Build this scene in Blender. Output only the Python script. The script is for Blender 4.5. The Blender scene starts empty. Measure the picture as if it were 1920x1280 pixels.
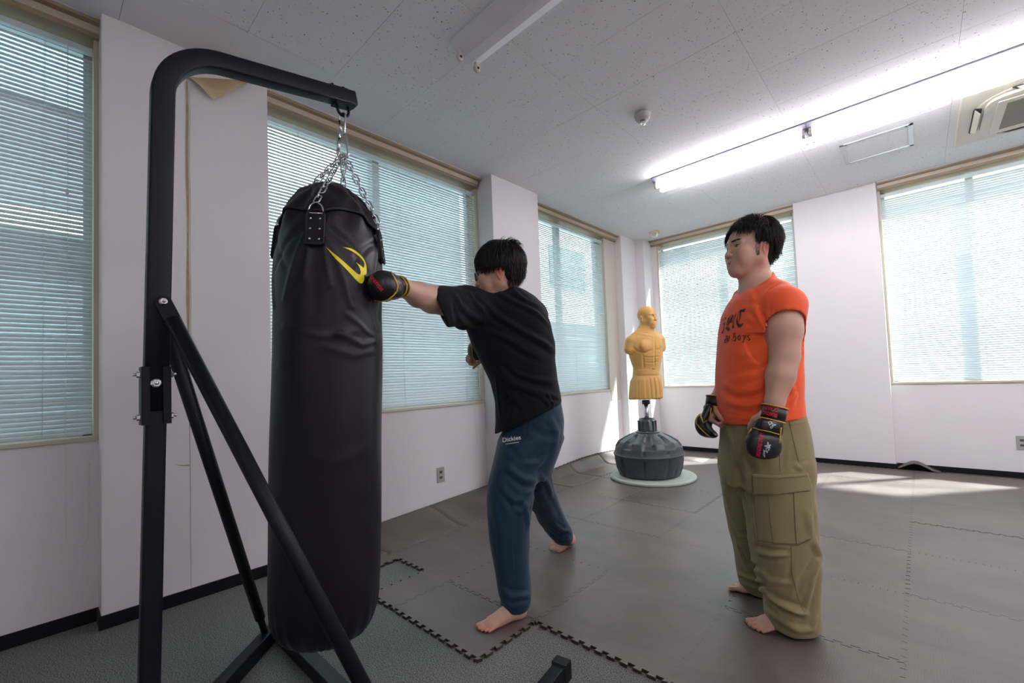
import bpy, bmesh, math, random
import numpy as np
from mathutils import Vector, Matrix
from mathutils.bvhtree import BVHTree
random.seed(7); RNG = np.random.default_rng(7)
SC = bpy.context.scene
COL = SC.collection
PI = math.pi

# ------------------------------------------------------------------ camera
CAMX, CAMY, CAMZ = 2.9615, 0.0, 1.0692
YAW, PITCH, ROLL = 0.7319, 0.0408, -0.0402
FPX, PX0, PY0 = 814.3, 992.0, 673.0
cd = bpy.data.cameras.new('camera'); cam = bpy.data.objects.new('camera', cd); COL.objects.link(cam)
fwd = Vector((-math.sin(YAW)*math.cos(PITCH), math.cos(YAW)*math.cos(PITCH), math.sin(PITCH)))
rgt = Vector((math.cos(YAW), math.sin(YAW), 0)); upv = rgt.cross(fwd)
R_ = rgt*math.cos(ROLL) + upv*math.sin(ROLL); U_ = -rgt*math.sin(ROLL) + upv*math.cos(ROLL)
m = Matrix((R_, U_, -fwd)).transposed().to_4x4(); m.translation = (CAMX, CAMY, CAMZ)
cam.matrix_world = m
cd.sensor_width = 36; cd.lens = FPX/1920*36; cd.shift_x = -(PX0-960)/1920; cd.shift_y = (PY0-640)/1920
cd.clip_start = .05; cd.clip_end = 300
SC.camera = cam

# ------------------------------------------------------------------ light and exposure
SC.view_settings.view_transform = 'Standard'; SC.view_settings.look = 'None'
SC.view_settings.gamma = 1; SC.view_settings.use_curve_mapping = False
SC.view_settings.exposure = 0.42
W = bpy.data.worlds.new('sky'); SC.world = W; W.use_nodes = True
wn = W.node_tree.nodes; wl = W.node_tree.links
bg = wn['Background']; bg.inputs['Strength'].default_value = 1.7
tc = wn.new('ShaderNodeTexCoord'); sx = wn.new('ShaderNodeSeparateXYZ'); cr = wn.new('ShaderNodeValToRGB')
wl.new(tc.outputs['Generated'], sx.inputs[0]); wl.new(sx.outputs['Z'], cr.inputs[0]); wl.new(cr.outputs[0], bg.inputs['Color'])
cr.color_ramp.elements[0].position = 0.0; cr.color_ramp.elements[0].color = (2.3, 2.3, 2.3, 1)
cr.color_ramp.elements[1].position = 0.7; cr.color_ramp.elements[1].color = (2.0, 2.15, 2.35, 1)
sun = bpy.data.lights.new('sun', 'SUN'); sun.energy = 29.0; sun.angle = math.radians(2.6); sun.color = (1, .96, .93)
so = bpy.data.objects.new('sun', sun); COL.objects.link(so)
_el = math.radians(56); sd = Vector((-.68*math.cos(_el), -.73*math.cos(_el), -math.sin(_el)))
so.rotation_euler = sd.to_track_quat('-Z', 'Y').to_euler(); so.location = (6, 8, 8)

# ------------------------------------------------------------------ helpers
def K(px, py, Y):
    """pixel of the photograph + horizontal distance in front of the lens -> metres right, forward, up"""
    u = (px-PX0)/FPX; v = -(py-PY0)/FPX
    d = fwd + R_*u + U_*v
    h = d.dot(Vector((-math.sin(YAW), math.cos(YAW), 0)))
    d = d*(Y/h)
    return np.array([d.dot(rgt), Y, CAMZ + d.z])
def KW(k):
    c, s = math.cos(YAW), math.sin(YAW)
    return (CAMX + k[0]*c - k[1]*s, CAMY + k[0]*s + k[1]*c, k[2])
def obj(name, me, mat=None, parent=None, loc=(0,0,0), rot=None):
    o = bpy.data.objects.new(name, me); COL.objects.link(o); o.location = loc
    if rot is not None: o.rotation_euler = rot
    if mat is not None and me is not None and len(me.materials) == 0: me.materials.append(mat)
    if parent is not None: o.parent = parent
    return o
def tag(o, label=None, cat=None, group=None, kind=None):
    if label: o['label'] = label
    if cat: o['category'] = cat
    if group: o['group'] = group
    if kind: o['kind'] = kind
    return o
def empty(name, loc=(0,0,0), rz=0):
    o = bpy.data.objects.new(name, None); COL.objects.link(o); o.location = loc; o.rotation_euler = (0,0,rz); o.empty_display_size = .1
    return o
def mesh_from(name, V, F, smooth=False):
    me = bpy.data.meshes.new(name)
    V = np.asarray(V, np.float32)
    if isinstance(F, np.ndarray) and F.ndim == 2:
        n, k = F.shape
        me.vertices.add(len(V)); me.vertices.foreach_set('co', V.ravel())
        me.loops.add(n*k); me.loops.foreach_set('vertex_index', F.astype(np.int32).ravel())
        me.polygons.add(n); me.polygons.foreach_set('loop_start', np.arange(0, n*k, k, dtype=np.int32))
        me.update(calc_edges=True)
    else:
        me.from_pydata([tuple(map(float, v)) for v in V], [], [tuple(map(int, f)) for f in F]); me.update()
    if smooth: me.polygons.foreach_set('use_smooth', [True]*len(me.polygons))
    return me
class MB:
    """collects shapes and turns them into one mesh"""
    def __init__(s): s.V = []; s.F = []; s.S = []
    def add(s, V, F, smooth=False):
        n = len(s.V); s.V += [tuple(v) for v in V]; s.F += [tuple(i+n for i in f) for f in F]; s.S += [smooth]*len(F); return s
    def box(s, x0, x1, y0, y1, z0, z1, M=None):
        V = [(x0,y0,z0),(x1,y0,z0),(x1,y1,z0),(x0,y1,z0),(x0,y0,z1),(x1,y0,z1),(x1,y1,z1),(x0,y1,z1)]
        if M is not None: V = [tuple(M @ Vector(v)) for v in V]
        return s.add(V, [(3,2,1,0),(4,5,6,7),(0,1,5,4),(1,2,6,5),(2,3,7,6),(3,0,4,7)])
    def bbox(s, x0, x1, y0, y1, z0, z1, b=.004, M=None):
        """box with bevelled edges"""
        bm = bmesh.new(); bmesh.ops.create_cube(bm, size=1)
        for v in bm.verts: v.co = Vector(((x0+x1)/2+v.co.x*(x1-x0), (y0+y1)/2+v.co.y*(y1-y0), (z0+z1)/2+v.co.z*(z1-z0)))
        bmesh.ops.bevel(bm, geom=bm.edges[:], offset=b, segments=2, affect='EDGES', profile=.6)
        return s.bm(bm, M)
    def bm(s, bm, M=None, smooth=False):
        bm.verts.ensure_lookup_table(); 
        for i, v in enumerate(bm.verts): v.index = i
        V = [tuple(M @ v.co) if M is not None else tuple(v.co) for v in bm.verts]
        F = [tuple(v.index for v in f.verts) for f in bm.faces]; bm.free()
        return s.add(V, F, smooth)
    def tube(s, pts, r, n=10, closed=False, caps=True, flat=None, smooth=True):
        """round tube along a polyline; r number or list"""
        P = [Vector(p) for p in pts]; N = len(P); rr = r if hasattr(r, '__len__') else [r]*N
        T = []
        for i in range(N):
            if closed: t = P[(i+1) % N]-P[i-1]
            else: t = P[min(i+1, N-1)]-P[max(i-1, 0)]
            T.append(t.normalized() if t.length > 1e-9 else Vector((0,0,1)))
        a = T[0].orthogonal().normalized() if flat is None else (Vector(flat)-T[0]*Vector(flat).dot(T[0])).normalized()
        V = []; F = []
        for i in range(N):
            a = (a - T[i]*a.dot(T[i])).normalized(); b = T[i].cross(a)
            for k in range(n):
                th = 2*PI*k/n; V.append(P[i] + a*(rr[i]*math.cos(th)) + b*(rr[i]*math.sin(th)))
        M_ = N if closed else N-1
        for i in range(M_):
            j = (i+1) % N
            for k in range(n):
                k2 = (k+1) % n; F.append((i*n+k, i*n+k2, j*n+k2, j*n+k))
        if not closed and caps: F += [tuple(reversed(range(n))), tuple(range((N-1)*n, N*n))]
        return s.add([tuple(v) for v in V], F, smooth)
    def sweep(s, pts, prof, up=(1,0,0), caps=True, smooth=False):
        """profile (list of (a,b)) swept along polyline; a along 'up', b along up x tangent"""
        P = [Vector(p) for p in pts]; N = len(P); n = len(prof); V = []; F = []; upn = Vector(up)
        for i in range(N):
            t1 = (P[min(i+1, N-1)]-P[max(i-1, 0)]).normalized()
            a = (upn - t1*upn.dot(t1)).normalized(); b = t1.cross(a)
            V += [tuple(P[i]+a*q[0]+b*q[1]) for q in prof]
        for i in range(N-1):
            for k in range(n): k2 = (k+1) % n; F.append((i*n+k, i*n+k2, (i+1)*n+k2, (i+1)*n+k))
        if caps: F += [tuple(reversed(range(n))), tuple(range((N-1)*n, N*n))]
        return s.add(V, F, smooth)
    def lathe(s, prof, c=(0,0,0), n=24, M=None, smooth=True):
        V = []; F = []
        for r, z in prof:
            for k in range(n):
                th = 2*PI*k/n; v = Vector((r*math.cos(th), r*math.sin(th), z))
                if M is not None: v = M @ v
                V.append((v.x+c[0], v.y+c[1], v.z+c[2]))
        for i in range(len(prof)-1):
            for k in range(n): k2 = (k+1) % n; F.append((i*n+k, i*n+k2, (i+1)*n+k2, (i+1)*n+k))
        F += [tuple(reversed(range(n))), tuple(range((len(prof)-1)*n, len(prof)*n))]
        return s.add(V, F, smooth)
    def prism(s, poly, z0, z1, M=None):
        n = len(poly); V = [(p[0],p[1],z0) for p in poly]+[(p[0],p[1],z1) for p in poly]
        if M is not None: V = [tuple(M @ Vector(v)) for v in V]
        return s.add(V, [tuple(reversed(range(n))), tuple(range(n, 2*n))] + [(i, (i+1) % n, n+(i+1) % n, n+i) for i in range(n)])
    def mesh(s, name):
        me = bpy.data.meshes.new(name); me.from_pydata(s.V, [], s.F); me.polygons.foreach_set('use_smooth', s.S); me.update(); return me
    def build(s, name, mat, parent=None, loc=(0,0,0), rot=None): return obj(name, s.mesh(name), mat, parent, loc, rot)
def weld(me, d=1e-4):
    bm = bmesh.new(); bm.from_mesh(me); bmesh.ops.remove_doubles(bm, verts=bm.verts, dist=d); bmesh.ops.recalc_face_normals(bm, faces=bm.faces); bm.to_mesh(me); bm.free(); return me

# ------------------------------------------------------------------ materials
def mat(name, color, rough=.5, metal=0, spec=.5, bump=None, noise=None, coat=0, sheen=0, sss=0, vcol=False, emit=None, trans=0):
    """bump=(scale, strength, distance[, detail]); noise=(scale, amount, second colour)"""
    m = bpy.data.materials.new(name); m.use_nodes = True; nt = m.node_tree; b = nt.nodes['Principled BSDF']
    b.inputs['Base Color'].default_value = (*color, 1); b.inputs['Roughness'].default_value = rough; b.inputs['Metallic'].default_value = metal
    b.inputs['Specular IOR Level'].default_value = spec; b.inputs['Coat Weight'].default_value = coat; b.inputs['Sheen Weight'].default_value = sheen
    if sss: b.inputs['Subsurface Weight'].default_value = sss; b.inputs['Subsurface Radius'].default_value = (.012, .005, .003); b.inputs['Subsurface Scale'].default_value = 1
    if trans: b.inputs['Transmission Weight'].default_value = trans
    if emit: b.inputs['Emission Color'].default_value = (*emit[0], 1); b.inputs['Emission Strength'].default_value = emit[1]
    tc = nt.nodes.new('ShaderNodeTexCoord')
    if vcol:
        a = nt.nodes.new('ShaderNodeAttribute'); a.attribute_name = 'Col'; nt.links.new(a.outputs['Color'], b.inputs['Base Color'])
    if noise:
        nz = nt.nodes.new('ShaderNodeTexNoise'); nz.inputs['Scale'].default_value = noise[0]; nz.inputs['Detail'].default_value = 5
        mx = nt.nodes.new('ShaderNodeMix'); mx.data_type = 'RGBA'; r = nt.nodes.new('ShaderNodeValToRGB')
        r.color_ramp.elements[0].position = .5-noise[1]; r.color_ramp.elements[1].position = .5+noise[1]
        nt.links.new(tc.outputs['Object'], nz.inputs['Vector']); nt.links.new(nz.outputs['Fac'], r.inputs[0]); nt.links.new(r.outputs[0], mx.inputs['Factor'])
        mx.inputs['A'].default_value = (*color, 1); mx.inputs['B'].default_value = (*noise[2], 1); nt.links.new(mx.outputs['Result'], b.inputs['Base Color'])
    if bump:
        nz = nt.nodes.new('ShaderNodeTexNoise'); nz.inputs['Scale'].default_value = bump[0]; nz.inputs['Detail'].default_value = bump[3] if len(bump) > 3 else 3
        bp = nt.nodes.new('ShaderNodeBump'); bp.inputs['Strength'].default_value = bump[1]; bp.inputs['Distance'].default_value = bump[2]
        nt.links.new(tc.outputs['Object'], nz.inputs['Vector']); nt.links.new(nz.outputs['Fac'], bp.inputs['Height']); nt.links.new(bp.outputs[0], b.inputs['Normal'])
    return m
M_wall = mat('wallpaper', (.80, .765, .775), .85, spec=.25, bump=(260, .25, .002), noise=(1.3, .35, (.76, .73, .74)))
M_wallflat = mat('outer_wall', (.6, .6, .6), .9)
M_tan = mat('tan_paint', (.34, .255, .155), .5, bump=(40, .1, .001))
M_cream = mat('cream_trim', (.58, .52, .42), .45)
M_niche = mat('beige_niche', (.60, .54, .48), .8)
M_base = mat('baseboard_black', (.006, .006, .008), .5, spec=.25)
M_slat = mat('aqua_slat', (.60, .69, .71), .38, spec=.5)
M_rail = mat('aqua_rail', (.62, .72, .74), .4)
M_cord = mat('white_cord', (.75, .73, .68), .7)
M_ycord = mat('yellowed_cord', (.62, .50, .22), .6)
M_alu = mat('aluminium_frame', (.55, .58, .58), .35, metal=.6)
M_ceilpl = mat('plain_board', (.78, .79, .80), .8)
M_steel = mat('zinc_steel', (.62, .62, .66), .22, metal=1)
M_black = mat('black_powder_coat', (.006, .007, .010), .45, spec=.22, bump=(900, .12, .0005))
M_plastic = mat('black_plastic', (.02, .021, .023), .45)
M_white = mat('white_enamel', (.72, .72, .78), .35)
M_housing = mat('glare_dimmed_enamel', (.17, .165, .23), .5)  # white enamel darkened in colour to offset the glare of the lit tubes
M_sock = mat('lamp_socket', (.62, .59, .52), .5)
def mat_ceiling():
    m = mat('acoustic_tile', (.80, .81, .815), .85, spec=.2); nt = m.node_tree; b = nt.nodes['Principled BSDF']
    g = nt.nodes.new('ShaderNodeNewGeometry'); mp = nt.nodes.new('ShaderNodeMapping'); mp.inputs['Scale'].default_value = (46, 88, 1)
    n0 = nt.nodes.new('ShaderNodeTexNoise'); n0.inputs['Scale'].default_value = 45; n0.inputs['Detail'].default_value = 2
    ad = nt.nodes.new('ShaderNodeMix'); ad.data_type = 'RGBA'; ad.blend_type = 'ADD'; ad.inputs['Factor'].default_value = .035
    v = nt.nodes.new('ShaderNodeTexVoronoi'); v.inputs['Randomness'].default_value = 1; v.inputs['Scale'].default_value = 1
    nt.links.new(g.outputs['Position'], n0.inputs['Vector']); nt.links.new(g.outputs['Position'], ad.inputs['A']); nt.links.new(n0.outputs['Color'], ad.inputs['B'])
    nt.links.new(ad.outputs['Result'], mp.inputs['Vector']); nt.links.new(mp.outputs[0], v.inputs['Vector'])
    r = nt.nodes.new('ShaderNodeValToRGB'); r.color_ramp.elements[0].position = .12; r.color_ramp.elements[0].color = (.20, .19, .17, 1)
    r.color_ramp.elements[1].position = .17; r.color_ramp.elements[1].color = (.80, .81, .815, 1)
    nt.links.new(v.outputs['Distance'], r.inputs[0])
    # keep only part of the pits so that they look scattered
    n1 = nt.nodes.new('ShaderNodeTexWhiteNoise'); n1.noise_dimensions = '3D'; nt.links.new(v.outputs['Position'], n1.inputs['Vector'])
    lt = nt.nodes.new('ShaderNodeMath'); lt.operation = 'GREATER_THAN'; lt.inputs[1].default_value = .75; nt.links.new(n1.outputs['Value'], lt.inputs[0])
    mx = nt.nodes.new('ShaderNodeMix'); mx.data_type = 'RGBA'; nt.links.new(lt.outputs[0], mx.inputs['Factor'])
    mx.inputs['B'].default_value = (.80, .81, .815, 1); nt.links.new(r.outputs[0], mx.inputs['A'])
    nt.links.new(mx.outputs['Result'], b.inputs['Base Color']); return m
M_ceil = mat_ceiling()
def mat_mat():
    m = mat('foam_mat', (.115, .10, .098), .46, spec=.62); nt = m.node_tree; b = nt.nodes['Principled BSDF']
    g = nt.nodes.new('ShaderNodeNewGeometry')
    n = nt.nodes.new('ShaderNodeTexNoise'); n.inputs['Scale'].default_value = 2.2; n.inputs['Detail'].default_value = 6; n.inputs['Distortion'].default_value = .6
    mp = nt.nodes.new('ShaderNodeMapping'); mp.inputs['Scale'].default_value = (1, 1.8, 1); nt.links.new(g.outputs['Position'], mp.inputs[0]); nt.links.new(mp.outputs[0], n.inputs['Vector'])
    r = nt.nodes.new('ShaderNodeValToRGB'); r.color_ramp.elements[0].position = .35; r.color_ramp.elements[0].color = (.090, .068, .063, 1); r.color_ramp.elements[1].position = .68; r.color_ramp.elements[1].color = (.140, .108, .101, 1)
    nt.links.new(n.outputs['Fac'], r.inputs[0]); nt.links.new(r.outputs[0], b.inputs['Base Color'])
    mr = nt.nodes.new('ShaderNodeMapRange'); mr.inputs['To Min'].default_value = .38; mr.inputs['To Max'].default_value = .52; nt.links.new(n.outputs['Fac'], mr.inputs[0]); nt.links.new(mr.outputs[0], b.inputs['Roughness'])
    w1 = nt.nodes.new('ShaderNodeTexWave'); w1.inputs['Scale'].default_value = 38; w1.bands_direction = 'X'
    w2 = nt.nodes.new('ShaderNodeTexWave'); w2.inputs['Scale'].default_value = 38; w2.bands_direction = 'Y'
    mu = nt.nodes.new('ShaderNodeMath'); mu.operation = 'MULTIPLY'
    for w in (w1, w2): nt.links.new(g.outputs['Position'], w.inputs['Vector'])
    nt.links.new(w1.outputs['Fac'], mu.inputs[0]); nt.links.new(w2.outputs['Fac'], mu.inputs[1])
    bp = nt.nodes.new('ShaderNodeBump'); bp.inputs['Strength'].default_value = .5; bp.inputs['Distance'].default_value = .0008
    nt.links.new(mu.outputs[0], bp.inputs['Height']); nt.links.new(bp.outputs[0], b.inputs['Normal']); return m
M_mat = mat_mat()
M_matedge = mat('foam_edge', (.05, .035, .032), .7)
def mat_carpet():
    m = mat('carpet', (.2, .2, .2), .95, spec=.1, bump=(700, .7, .002, 3)); nt = m.node_tree; b = nt.nodes['Principled BSDF']
    g = nt.nodes.new('ShaderNodeNewGeometry'); n = nt.nodes.new('ShaderNodeTexNoise'); n.inputs['Scale'].default_value = 230; n.inputs['Detail'].default_value = 6
    nt.links.new(g.outputs['Position'], n.inputs['Vector']); r = nt.nodes.new('ShaderNodeValToRGB'); nt.links.new(n.outputs['Fac'], r.inputs[0])
    r.color_ramp.elements[0].position = .36; r.color_ramp.elements[0].color = (.066, .067, .063, 1); r.color_ramp.elements[1].position = .64; r.color_ramp.elements[1].color = (.29, .288, .272, 1)
    nt.links.new(r.outputs[0], b.inputs['Base Color']); return m
M_carpet = mat_carpet()
def mat_glass():
    m = bpy.data.materials.new('window_glass'); m.use_nodes = True; nt = m.node_tree; nt.nodes.clear()
    o = nt.nodes.new('ShaderNodeOutputMaterial'); mx = nt.nodes.new('ShaderNodeMixShader'); t = nt.nodes.new('ShaderNodeBsdfTransparent'); g = nt.nodes.new('ShaderNodeBsdfGlossy')
    t.inputs[0].default_value = (.86, .94, .93, 1); g.inputs['Roughness'].default_value = .02; mx.inputs[0].default_value = .06
    nt.links.new(t.outputs[0], mx.inputs[1]); nt.links.new(g.outputs[0], mx.inputs[2]); nt.links.new(mx.outputs[0], o.inputs[0]); return m
M_glass = mat_glass()

# ------------------------------------------------------------------ room
H = 2.90; DY = 5.713; XR = 6.4; YB = -2.6
ZS = .848; ZH = 2.80
def struct(name, mb, m): o = mb.build(name, m); o['kind'] = 'structure'; return o
fl = struct('floor', MB().box(-.2, XR+.2, YB-.2, DY+.2, -.08, 0), M_carpet)
def wall_with(openings, a0, a1, t, axis, inner, out):
    """openings along the wall: (s0,s1,z0,z1); wall thickness from inner to out"""
    mb = MB(); cur = a0
    def bx(s0, s1, z0, z1):
        if s1-s0 < 1e-4 or z1-z0 < 1e-4: return
        lo, hi = min(inner, out), max(inner, out)
        if axis == 'y': mb.box(lo, hi, s0, s1, z0, z1)
        else: mb.box(s0, s1, lo, hi, z0, z1)
    for s0, s1, z0, z1 in sorted(openings):
        bx(cur, s0, 0, H+.1); bx(s0, s1, 0, z0); bx(s0, s1, z1, H+.1); cur = s1
    bx(cur, a1, 0, H+.1); return mb
WL = [(-1.75, .170, ZS, 2.86), (.885, 2.665, ZS, 2.86), (3.30, 4.838, ZS, 2.86)]
WF = [(.312, 1.990, ZS, 2.86), (2.735, 4.10, ZS, 2.86)]
struct('wall_left', wall_with(WL, YB-.2, DY+.2, .2, 'y', 0, -.2), M_wall)
struct('wall_far', wall_with(WF, 0, XR+.2, .2, 'x', DY, DY+.2), M_wall)
struct('wall_right', MB().box(XR, XR+.2, YB-.2, DY, 0, H+.1), M_wall)
struct('wall_back', MB().box(0, XR, YB-.2, YB, 0, H+.1), M_wall)
# ceiling: slab and tiles
ceil = struct('ceiling', MB().box(-.2, XR+.2, YB-.2, DY+.2, H+.012, H+.10), M_ceilpl)
ys = [.232-.455*k for k in range(1, 7)][::-1] + [.232] + [.232+.455*k for k in range(1, 13)]
XC = .088
xs = [XC, .49] + [.49+.915*k for k in range(1, 8)]
tile_cache = {}
for i in range(len(xs)-1):
    for j in range(len(ys)-1):
        x0, x1 = xs[i], min(xs[i+1], XR); y0, y1 = max(ys[j], YB), min(ys[j+1], DY-XC)
        if x1-x0 < .05 or y1-y0 < .05: continue
        key = (round(x1-x0, 3), round(y1-y0, 3), i == 0)
        if key not in tile_cache:
            g = .0006; bm_ = MB().bbox(g, x1-x0-g, g, y1-y0-g, 0, .012, .0009); me = bm_.mesh('ceiling_tile'); me.materials.append(M_ceilpl if i == 0 else M_ceil); tile_cache[key] = me
        dz = -.006*random.random() if (i == 0 and j in (5, 6)) else -.0006*random.random()
        o = obj('ceiling_tile', tile_cache[key], None, ceil, (x0, y0, H+dz)); 
        if i == 0 and j == 6: o.rotation_euler = (0, .006, .01)
# pillars
P1 = (.170, .885); P2 = (2.665, 3.30)
def trim(n, mb, m, name='trim'): return struct(f'{name}_{n}', mb, m)
def bev_box(x0, x1, y0, y1, z0, z1, b=.006): return MB().bbox(x0, x1, y0, y1, z0, z1, b)
pil = bev_box(-.01, .135, P1[0], P1[1], 0, H+.01); struct('wall_pillar_left_front', pil, M_wall)
pil = bev_box(-.01, .200, P2[0], P2[1], 0, H+.01); struct('wall_pillar_left_middle', pil, M_wall)
struct('wall_pillar_corner', bev_box(-.01, .232, 5.47, DY+.01, 0, H+.01), M_wall)
struct('wall_pillar_corner_side', bev_box(-.01, .105, 5.09, 5.50, 0, H+.01), M_wall)
struct('wall_pillar_far', bev_box(1.992, 2.730, DY-.075, DY+.01, 0, H+.01), M_wall)
# beige niche left of the corner pillar (set back above a ledge)
nb = MB(); nb.box(-.012, .004, 4.842, 5.088, .722, 2.84)
struct('wall_niche', nb, M_niche)
# wall thickening under the niche and under the windows (ledge)
# baseboards
def bb(name, x0, x1, y0, y1): return struct('baseboard_'+name, MB().bbox(x0, x1, y0, y1, 0, .062, .002), M_base)
bb('left_front', -.001, .008, YB, P1[0]); bb('pillar_left_front', .13, .143, P1[0]-.007, P1[1]+.007)
bb('pillar_left_front_side', 0, .14, P1[0]-.008, P1[0]+.001); bb('pillar_left_front_inner', 0, .14, P1[1]-.001, P1[1]+.008)
bb('left_middle', -.001, .008, P1[1], P2[0]); bb('left_rear', -.001, .008, P2[1], 5.09)
bb('pillar_left_middle', .195, .208, P2[0]-.007, P2[1]+.007); bb('pillar_left_middle_side', 0, .205, P2[0]-.008, P2[0]+.001)
bb('far_left', .232, 1.992, DY-.008, DY+.001); bb('pillar_far', 1.985, 2.737, DY-.083, DY-.07); bb('pillar_far_side', 2.729, 2.738, DY-.08, DY)
bb('pillar_far_inner', 1.984, 1.993, DY-.08, DY)
bb('far_right', 2.73, XR, DY-.008, DY+.001); bb('corner', .225, .240, 5.46, DY)

# ------------------------------------------------------------------ windows
def window(n, axis, s0, s1, mull, z0=ZS, z1=2.86):
    """frame, sill, header, panes. local: s along wall, d out of the room, z up"""
    if axis == 'y': Mx = Matrix(((0,-1,0,0),(1,0,0,0),(0,0,1,0),(0,0,0,1)))     # (s,d,z)->(-d,s,z)
    else: Mx = Matrix(((1,0,0,0),(0,1,0,DY),(0,0,1,0),(0,0,0,1)))
    w = empty(f'window_{n}'); w['kind'] = 'structure'
    fr = MB()
    for a, b in ((s0, s0+.018), (s1-.018, s1)): fr.box(a, b, -.006, .15, z0, z1, Mx)
    fr.build('window_casing', M_cream, w)
    MB().bbox(s0-.0, s1+.0, -.012, .14, z0, z0+.020, .003, Mx).build('window_sill', M_cream, w)
    al = MB(); 
    for a, b in ((s0+.018, s0+.05), (s1-.05, s1-.018)): al.box(a, b, .10, .145, z0+.02, z1, Mx)
    al.box(s0+.018, s1-.018, .10, .145, z0+.02, z0+.06, Mx); al.box(s0+.018, s1-.018, .10, .145, z1-.07, z1, Mx)
    al.build('window_frame', M_alu, w)
    for c in mull: MB().box(c-.028, c+.028, .085, .15, z0+.02, z1, Mx).build('mullion', M_alu, w)
    cs = [s0+.03] + list(mull) + [s1-.03]
    for a, b in zip(cs[:-1], cs[1:]): MB().box(a+.02, b-.02, .118, .122, z0+.05, z1-.06, Mx).build('pane', M_glass, w)
    return w, Mx
def header(n, axis, s0, s1):
    Mx = Matrix(((0,-1,0,0),(1,0,0,0),(0,0,1,0),(0,0,0,1))) if axis == 'y' else Matrix(((1,0,0,0),(0,1,0,DY),(0,0,1,0),(0,0,0,1)))
    h = empty(f'trim_{n}'); h['kind'] = 'structure'
    MB().box(s0, s1, -.086, -.079, H-.006, H+.012, Mx).build('edge_strip', M_white, h)
    MB().bbox(s0, s1, -.080, .10, H-.022, H+.02, .002, Mx).build('header_board', M_tan, h)
    MB().bbox(s0, s1, -.045, -.030, H-.056, H-.018, .002, Mx).build('rail_lip', M_cream, h)
    MB().box(s0, s1, -.032, .10, H-.075, H-.020, Mx).build('inner_board', M_tan, h)
    return h
wins = [('y', -1.75, .170, [-.55]), ('y', .885, 2.665, [1.70]), ('y', 3.30, 4.838, [3.98]), ('x', .312, 1.990, [1.24]), ('x', 2.735, 4.10, [3.40])]
hs = [(-1.75, .170), (.885, 2.645), (3.30, 5.09), (.235, 1.990), (2.735, 4.6)]
SLW = .025; PITCH_S = .0212
def slat_mesh(L):
    n = 4; V = []; F = []
    for i in range(n+1):
        u = -SLW/2 + SLW*i/n; zc = .0022*(1-(2*i/n-1)**2)
        V += [(0, u, zc), (L, u, zc), (0, u, zc-.0004), (L, u, zc-.0004)]
    for i in range(n):
        a = i*4; b = a+4; F += [(a, a+1, b+1, b), (b+2, b+3, a+3, a+2)]
    F += [(0, 2, 3, 1), (n*4+1, n*4+3, n*4+2, n*4)]
    return mesh_from('slat', V, F, True)
TILT = math.radians(58); TILT_FAR = math.radians(63.6)
blind_labels = ['venetian blind on the dark window left of the bag stand', 'venetian blind in the bright window behind the black heavy bag',
    'venetian blind in the window between the two men, left of the tan dummy', 'venetian blind on the far wall between tan dummy and orange shirt man',
    'venetian blind in the rightmost window under the air conditioner']
for i, (ax, s0, s1, mull) in enumerate(wins):
    w, Mx = window(i+1, ax, s0, s1, mull)
    header(i+1, ax, *hs[i])
    b = empty('venetian_blind'); 
    base = Mx @ Vector((s0+.02, .030, 0)); b.location = base; b.rotation_euler = (0, 0, PI/2 if ax == 'y' else 0)
    tag(b, blind_labels[i], 'window blind', None)
    L = s1-s0-.042; zt = 2.79; zb = ZS+.03
    # local: x along, y outwards, z up
    hr = MB(); hr.box(0, L, -.014, .014, zt-.028, zt); hr.box(0, L, -.016, -.013, zt-.030, zt-.024); hr.build('head_rail', M_rail, b)
    MB().bbox(0, L, -.011, .011, zb, zb+.014, .003).build('bottom_rail', M_rail, b)
    sm = slat_mesh(L); sm.materials.append(M_slat); n = int((zt-.045-zb-.02)/PITCH_S)
    for k in range(n):
        o = obj('slat', sm, None, b, (0, 0, zb+.026+k*PITCH_S)); o.rotation_euler = ((TILT if ax == 'y' else TILT_FAR) + random.uniform(-.012, .012) + (.05*math.sin(k*.21+i)), random.uniform(-.0006, .0006), 0)
    cords = [.12*L if i == 1 else .10*L+.05, L*.55, L-.16] if ax == 'y' else [.14, L*.5, L-.14]
    for c in cords:
        MB().tube([(c, -.013, zt-.03), (c, -.013, zb)], .0009, 4).tube([(c+.004, .012, zt-.03), (c+.004, .012, zb)], .0009, 4).build('ladder_cord', M_cord, b)
    # pull cord loop hanging into the room
    cx = L-.085
    if i == 0:
        p = [(cx, -.035, zt-.03), (cx+.002, -.035, 1.6), (cx-.004, -.035, .85), (cx, -.04, .42)]
        for k in range(9): th = PI*k/8; p.append((cx+.035*(1-math.cos(th)), -.04, .42-.06*math.sin(th)))
        p.append((cx+.075, -.035, .75)); 
        MB().tube(p, .0011, 5).build('pull_cord', M_cord, b)
        MB().lathe([(.001, 0), (.005, .004), (.006, .02), (.002, .028)], (cx, -.035, 2.02), 10).build('cord_tassel', M_cord, b)
    elif i == 1:
        MB().tube([(L-.045, -.03, zt-.03), (L-.04, -.03, 1.0)], .0028, 6).build('tilt_wand', M_ycord, b)
        p = [(cx-.02, -.03, zt-.03), (cx-.015, -.03, .80), (cx+.0, -.03, .50)]; MB().tube(p, .0010, 5).build('pull_cord', M_cord, b)
        MB().bbox(L-.10, L-.06, -.02, .0, zt-.026, zt-.004, .002).build('cord_lock', M_rail, b)
    else:
        MB().tube([(L-.06, -.025, zt-.03), (L-.055, -.025, 1.1)], .0022, 6).build('tilt_wand', M_cord, b)
        MB().bbox(L-.10, L-.05, -.02, .0, zt-.026, zt-.004, .002).build('cord_lock', M_rail, b)

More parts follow.
